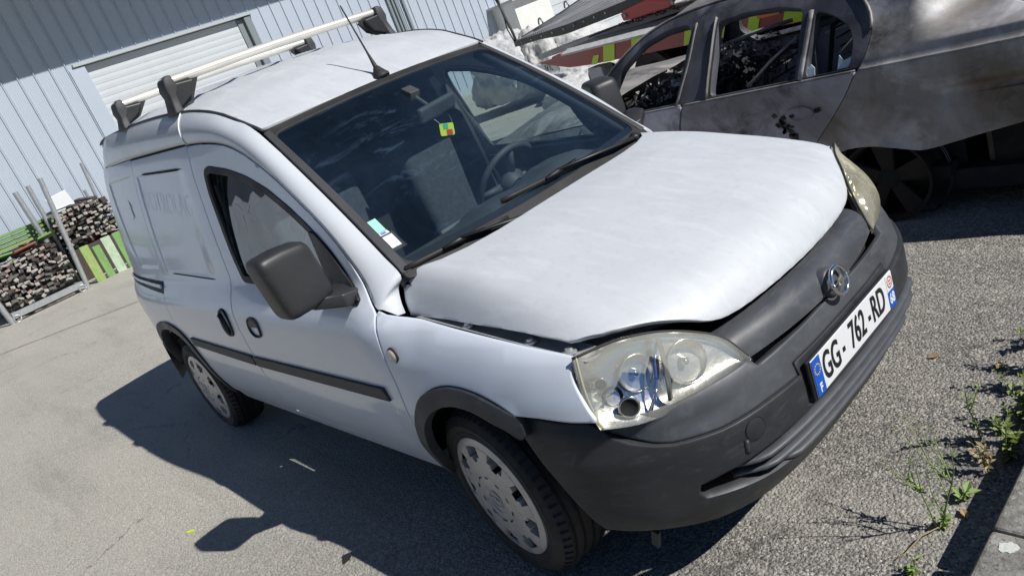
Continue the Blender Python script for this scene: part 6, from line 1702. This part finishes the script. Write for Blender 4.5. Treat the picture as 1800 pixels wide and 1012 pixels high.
# ---------------------------------------------------------------- weeds, litter
def leafy(name, base, h, n, lab, grp, lean=(0, 0), leaf=.03, wide=.18, m='weed_leaf', branch=3, seed=1, cat='weed'):
    r_ = random.Random(seed); root = thing(name, lab, cat, base, grp)
    st = MB(); lf = MB(); B = Vector(base)
    def stem(p, d, L, r0, k):
        P_ = [p]; cur = p; dd = d.normalized()
        for i in range(6):
            dd = (dd + Vector((r_.gauss(0, .10), r_.gauss(0, .10), .06))).normalized(); cur = cur + dd * (L / 6); P_.append(cur)
        st.tube(P_, [r0 * (1 - .75 * i / 6) for i in range(7)], 5)
        return P_
    stems = [stem(B, Vector((lean[0], lean[1], 1)), h, .0030, 0)]
    for k in range(branch):
        b0 = stems[0][r_.randint(0, 3)]; a = r_.uniform(0, 6.28); stems.append(stem(b0, Vector((math.cos(a) * .6 + lean[0], math.sin(a) * .6 + lean[1], 1)), h * r_.uniform(.35, .7), .0020, 1))
    for P_ in stems:
        for i in range(int(.62 * n / len(stems))):
            t = r_.uniform(.05, 1) * 6; q = int(min(5, t)); c = P_[q].lerp(P_[q + 1], t - q)
            a = r_.uniform(0, 6.28); up = r_.uniform(.1, 1.1); d = Vector((math.cos(a), math.sin(a), up)).normalized(); L = leaf * r_.uniform(.5, 1.25) * (1 - .45 * t / 6)
            s = d.cross(Vector((0, 0, 1))).normalized() * L * wide; nrm = s.cross(d).normalized()
            lf.add([c, c + d * L * .5 + s + nrm * L * .05, c + d * L - Vector((0, 0, L * .15)), c + d * L * .5 - s + nrm * L * .05], [(0, 1, 2, 3)])
    st.build('stem', M['stem'], root, smooth=True)
    o = lf.build('leaves', M[m], root); o['kind'] = 'stuff'
    return root
WG = 'weeds growing from the joint along the kerb'
leafy('tall_weed', (1.010, -.187, 0), .36, 150, 'tallest thin green weed with narrow leaves, growing by the kerb shadow', None, (.05, .03), .024, .12, branch=5, seed=2)
leafy('tall_weed', (1.000, -.190, 0), .20, 90, 'short forked weed leaning left, at the foot of the tallest weed', None, (-.25, -.05), .026, .16, branch=3, seed=3)
leafy('tall_weed', (.985, .215, 0), .23, 110, 'slim single weed standing apart left of the leafy clump', None, (.0, .1), .022, .20, branch=1, seed=5)
leafy('low_weed', (1.015, -.175, 0), .055, 60, 'low rosette of small leaves under the tallest weed', None, (0, 0), .024, .26, branch=5, seed=6)
leafy('low_weed', (1.03, -.065, 0), .04, 24, 'small dark sprig on the asphalt just above the kerb shadow', None, (0, 0), .045, .25, branch=4, seed=7)
leafy('low_weed', (1.005, -.372, 0), .05, 34, 'small broad-leaved sprig at the bottom edge beside the kerb shadow', None, (0, 0), .034, .26, branch=4, seed=8)
for k, (x, y, h) in enumerate(((1.075, .14, .16), (1.11, .22, .24), (1.09, .31, .20), (1.12, .40, .26), (1.08, .50, .20), (1.12, .62, .24), (1.10, .80, .22))):
    leafy('leafy_weed', (x, y, 0), h, 220, 'dense leafy weed in the clump along the kerb at the right edge', 'leafy weeds clumped along the kerb', (-.05, 0), .036, .26, m='bush_leaf', branch=6, seed=20 + k)
leafy('dry_weed', (1.055, .06, 0), .11, 70, 'brown dried weed drooping before the green clump', None, (-.3, -.1), .035, .2, m='dry_stem', branch=5, seed=41)
mb = MB(); mb.tube([(1.01, -.19, .01), (.985, -.25, .02), (.965, -.315, .008), (.95, -.34, .004)], .0018, 5); tag(mb.build('dry_stalk', M['dry_stem'], smooth=True), 'thin straw-coloured stalk lying on the asphalt below the tallest weed', 'stalk')
for k, (x, y, ya) in enumerate(((.72, .62, .5), (.93, .60, 1.4), (1.045, -.12, 2.2))):
    s = .022; mb = MB(); ca, sa = math.cos(ya), math.sin(ya)
    def lp(a, b, h): return (x + s * (a * ca - b * sa), y + s * (a * sa + b * ca), .004 + h)
    mb.add([lp(-1, 0, 0), lp(-.2, .5, .012), lp(1, .1, .006), lp(.1, -.5, .004), lp(0, 0, .0)], [(0, 1, 4), (1, 2, 4), (2, 3, 4), (3, 0, 4)])
    tag(mb.build('fallen_leaf', M['fallen_leaf']), ('curled dry leaf on the asphalt right of the number plate', 'curled dry leaf on the asphalt near the right edge, above the weeds', 'pale dry leaf lying by the edge of the kerb shadow')[k], 'leaf')
mb = MB(); mb.prism([(-.79, -1.10, .004), (-.745, -1.125, .004), (-.735, -1.09, .012), (-.765, -1.07, .006)], (0, 0, .004)); tag(mb.build('plastic_shard', M['rubber']), 'black plastic shard lying on the asphalt below the van door', 'shard')
mb = MB(); mb.box((-1.805, -1.383, .006), (.030, .010, .008), Matrix.Rotation(.9, 3, 'Z')); tag(mb.build('yellow_scrap', M['tag_yellow']), 'tiny yellow scrap lying on the sunlit asphalt at lower left', 'scrap')
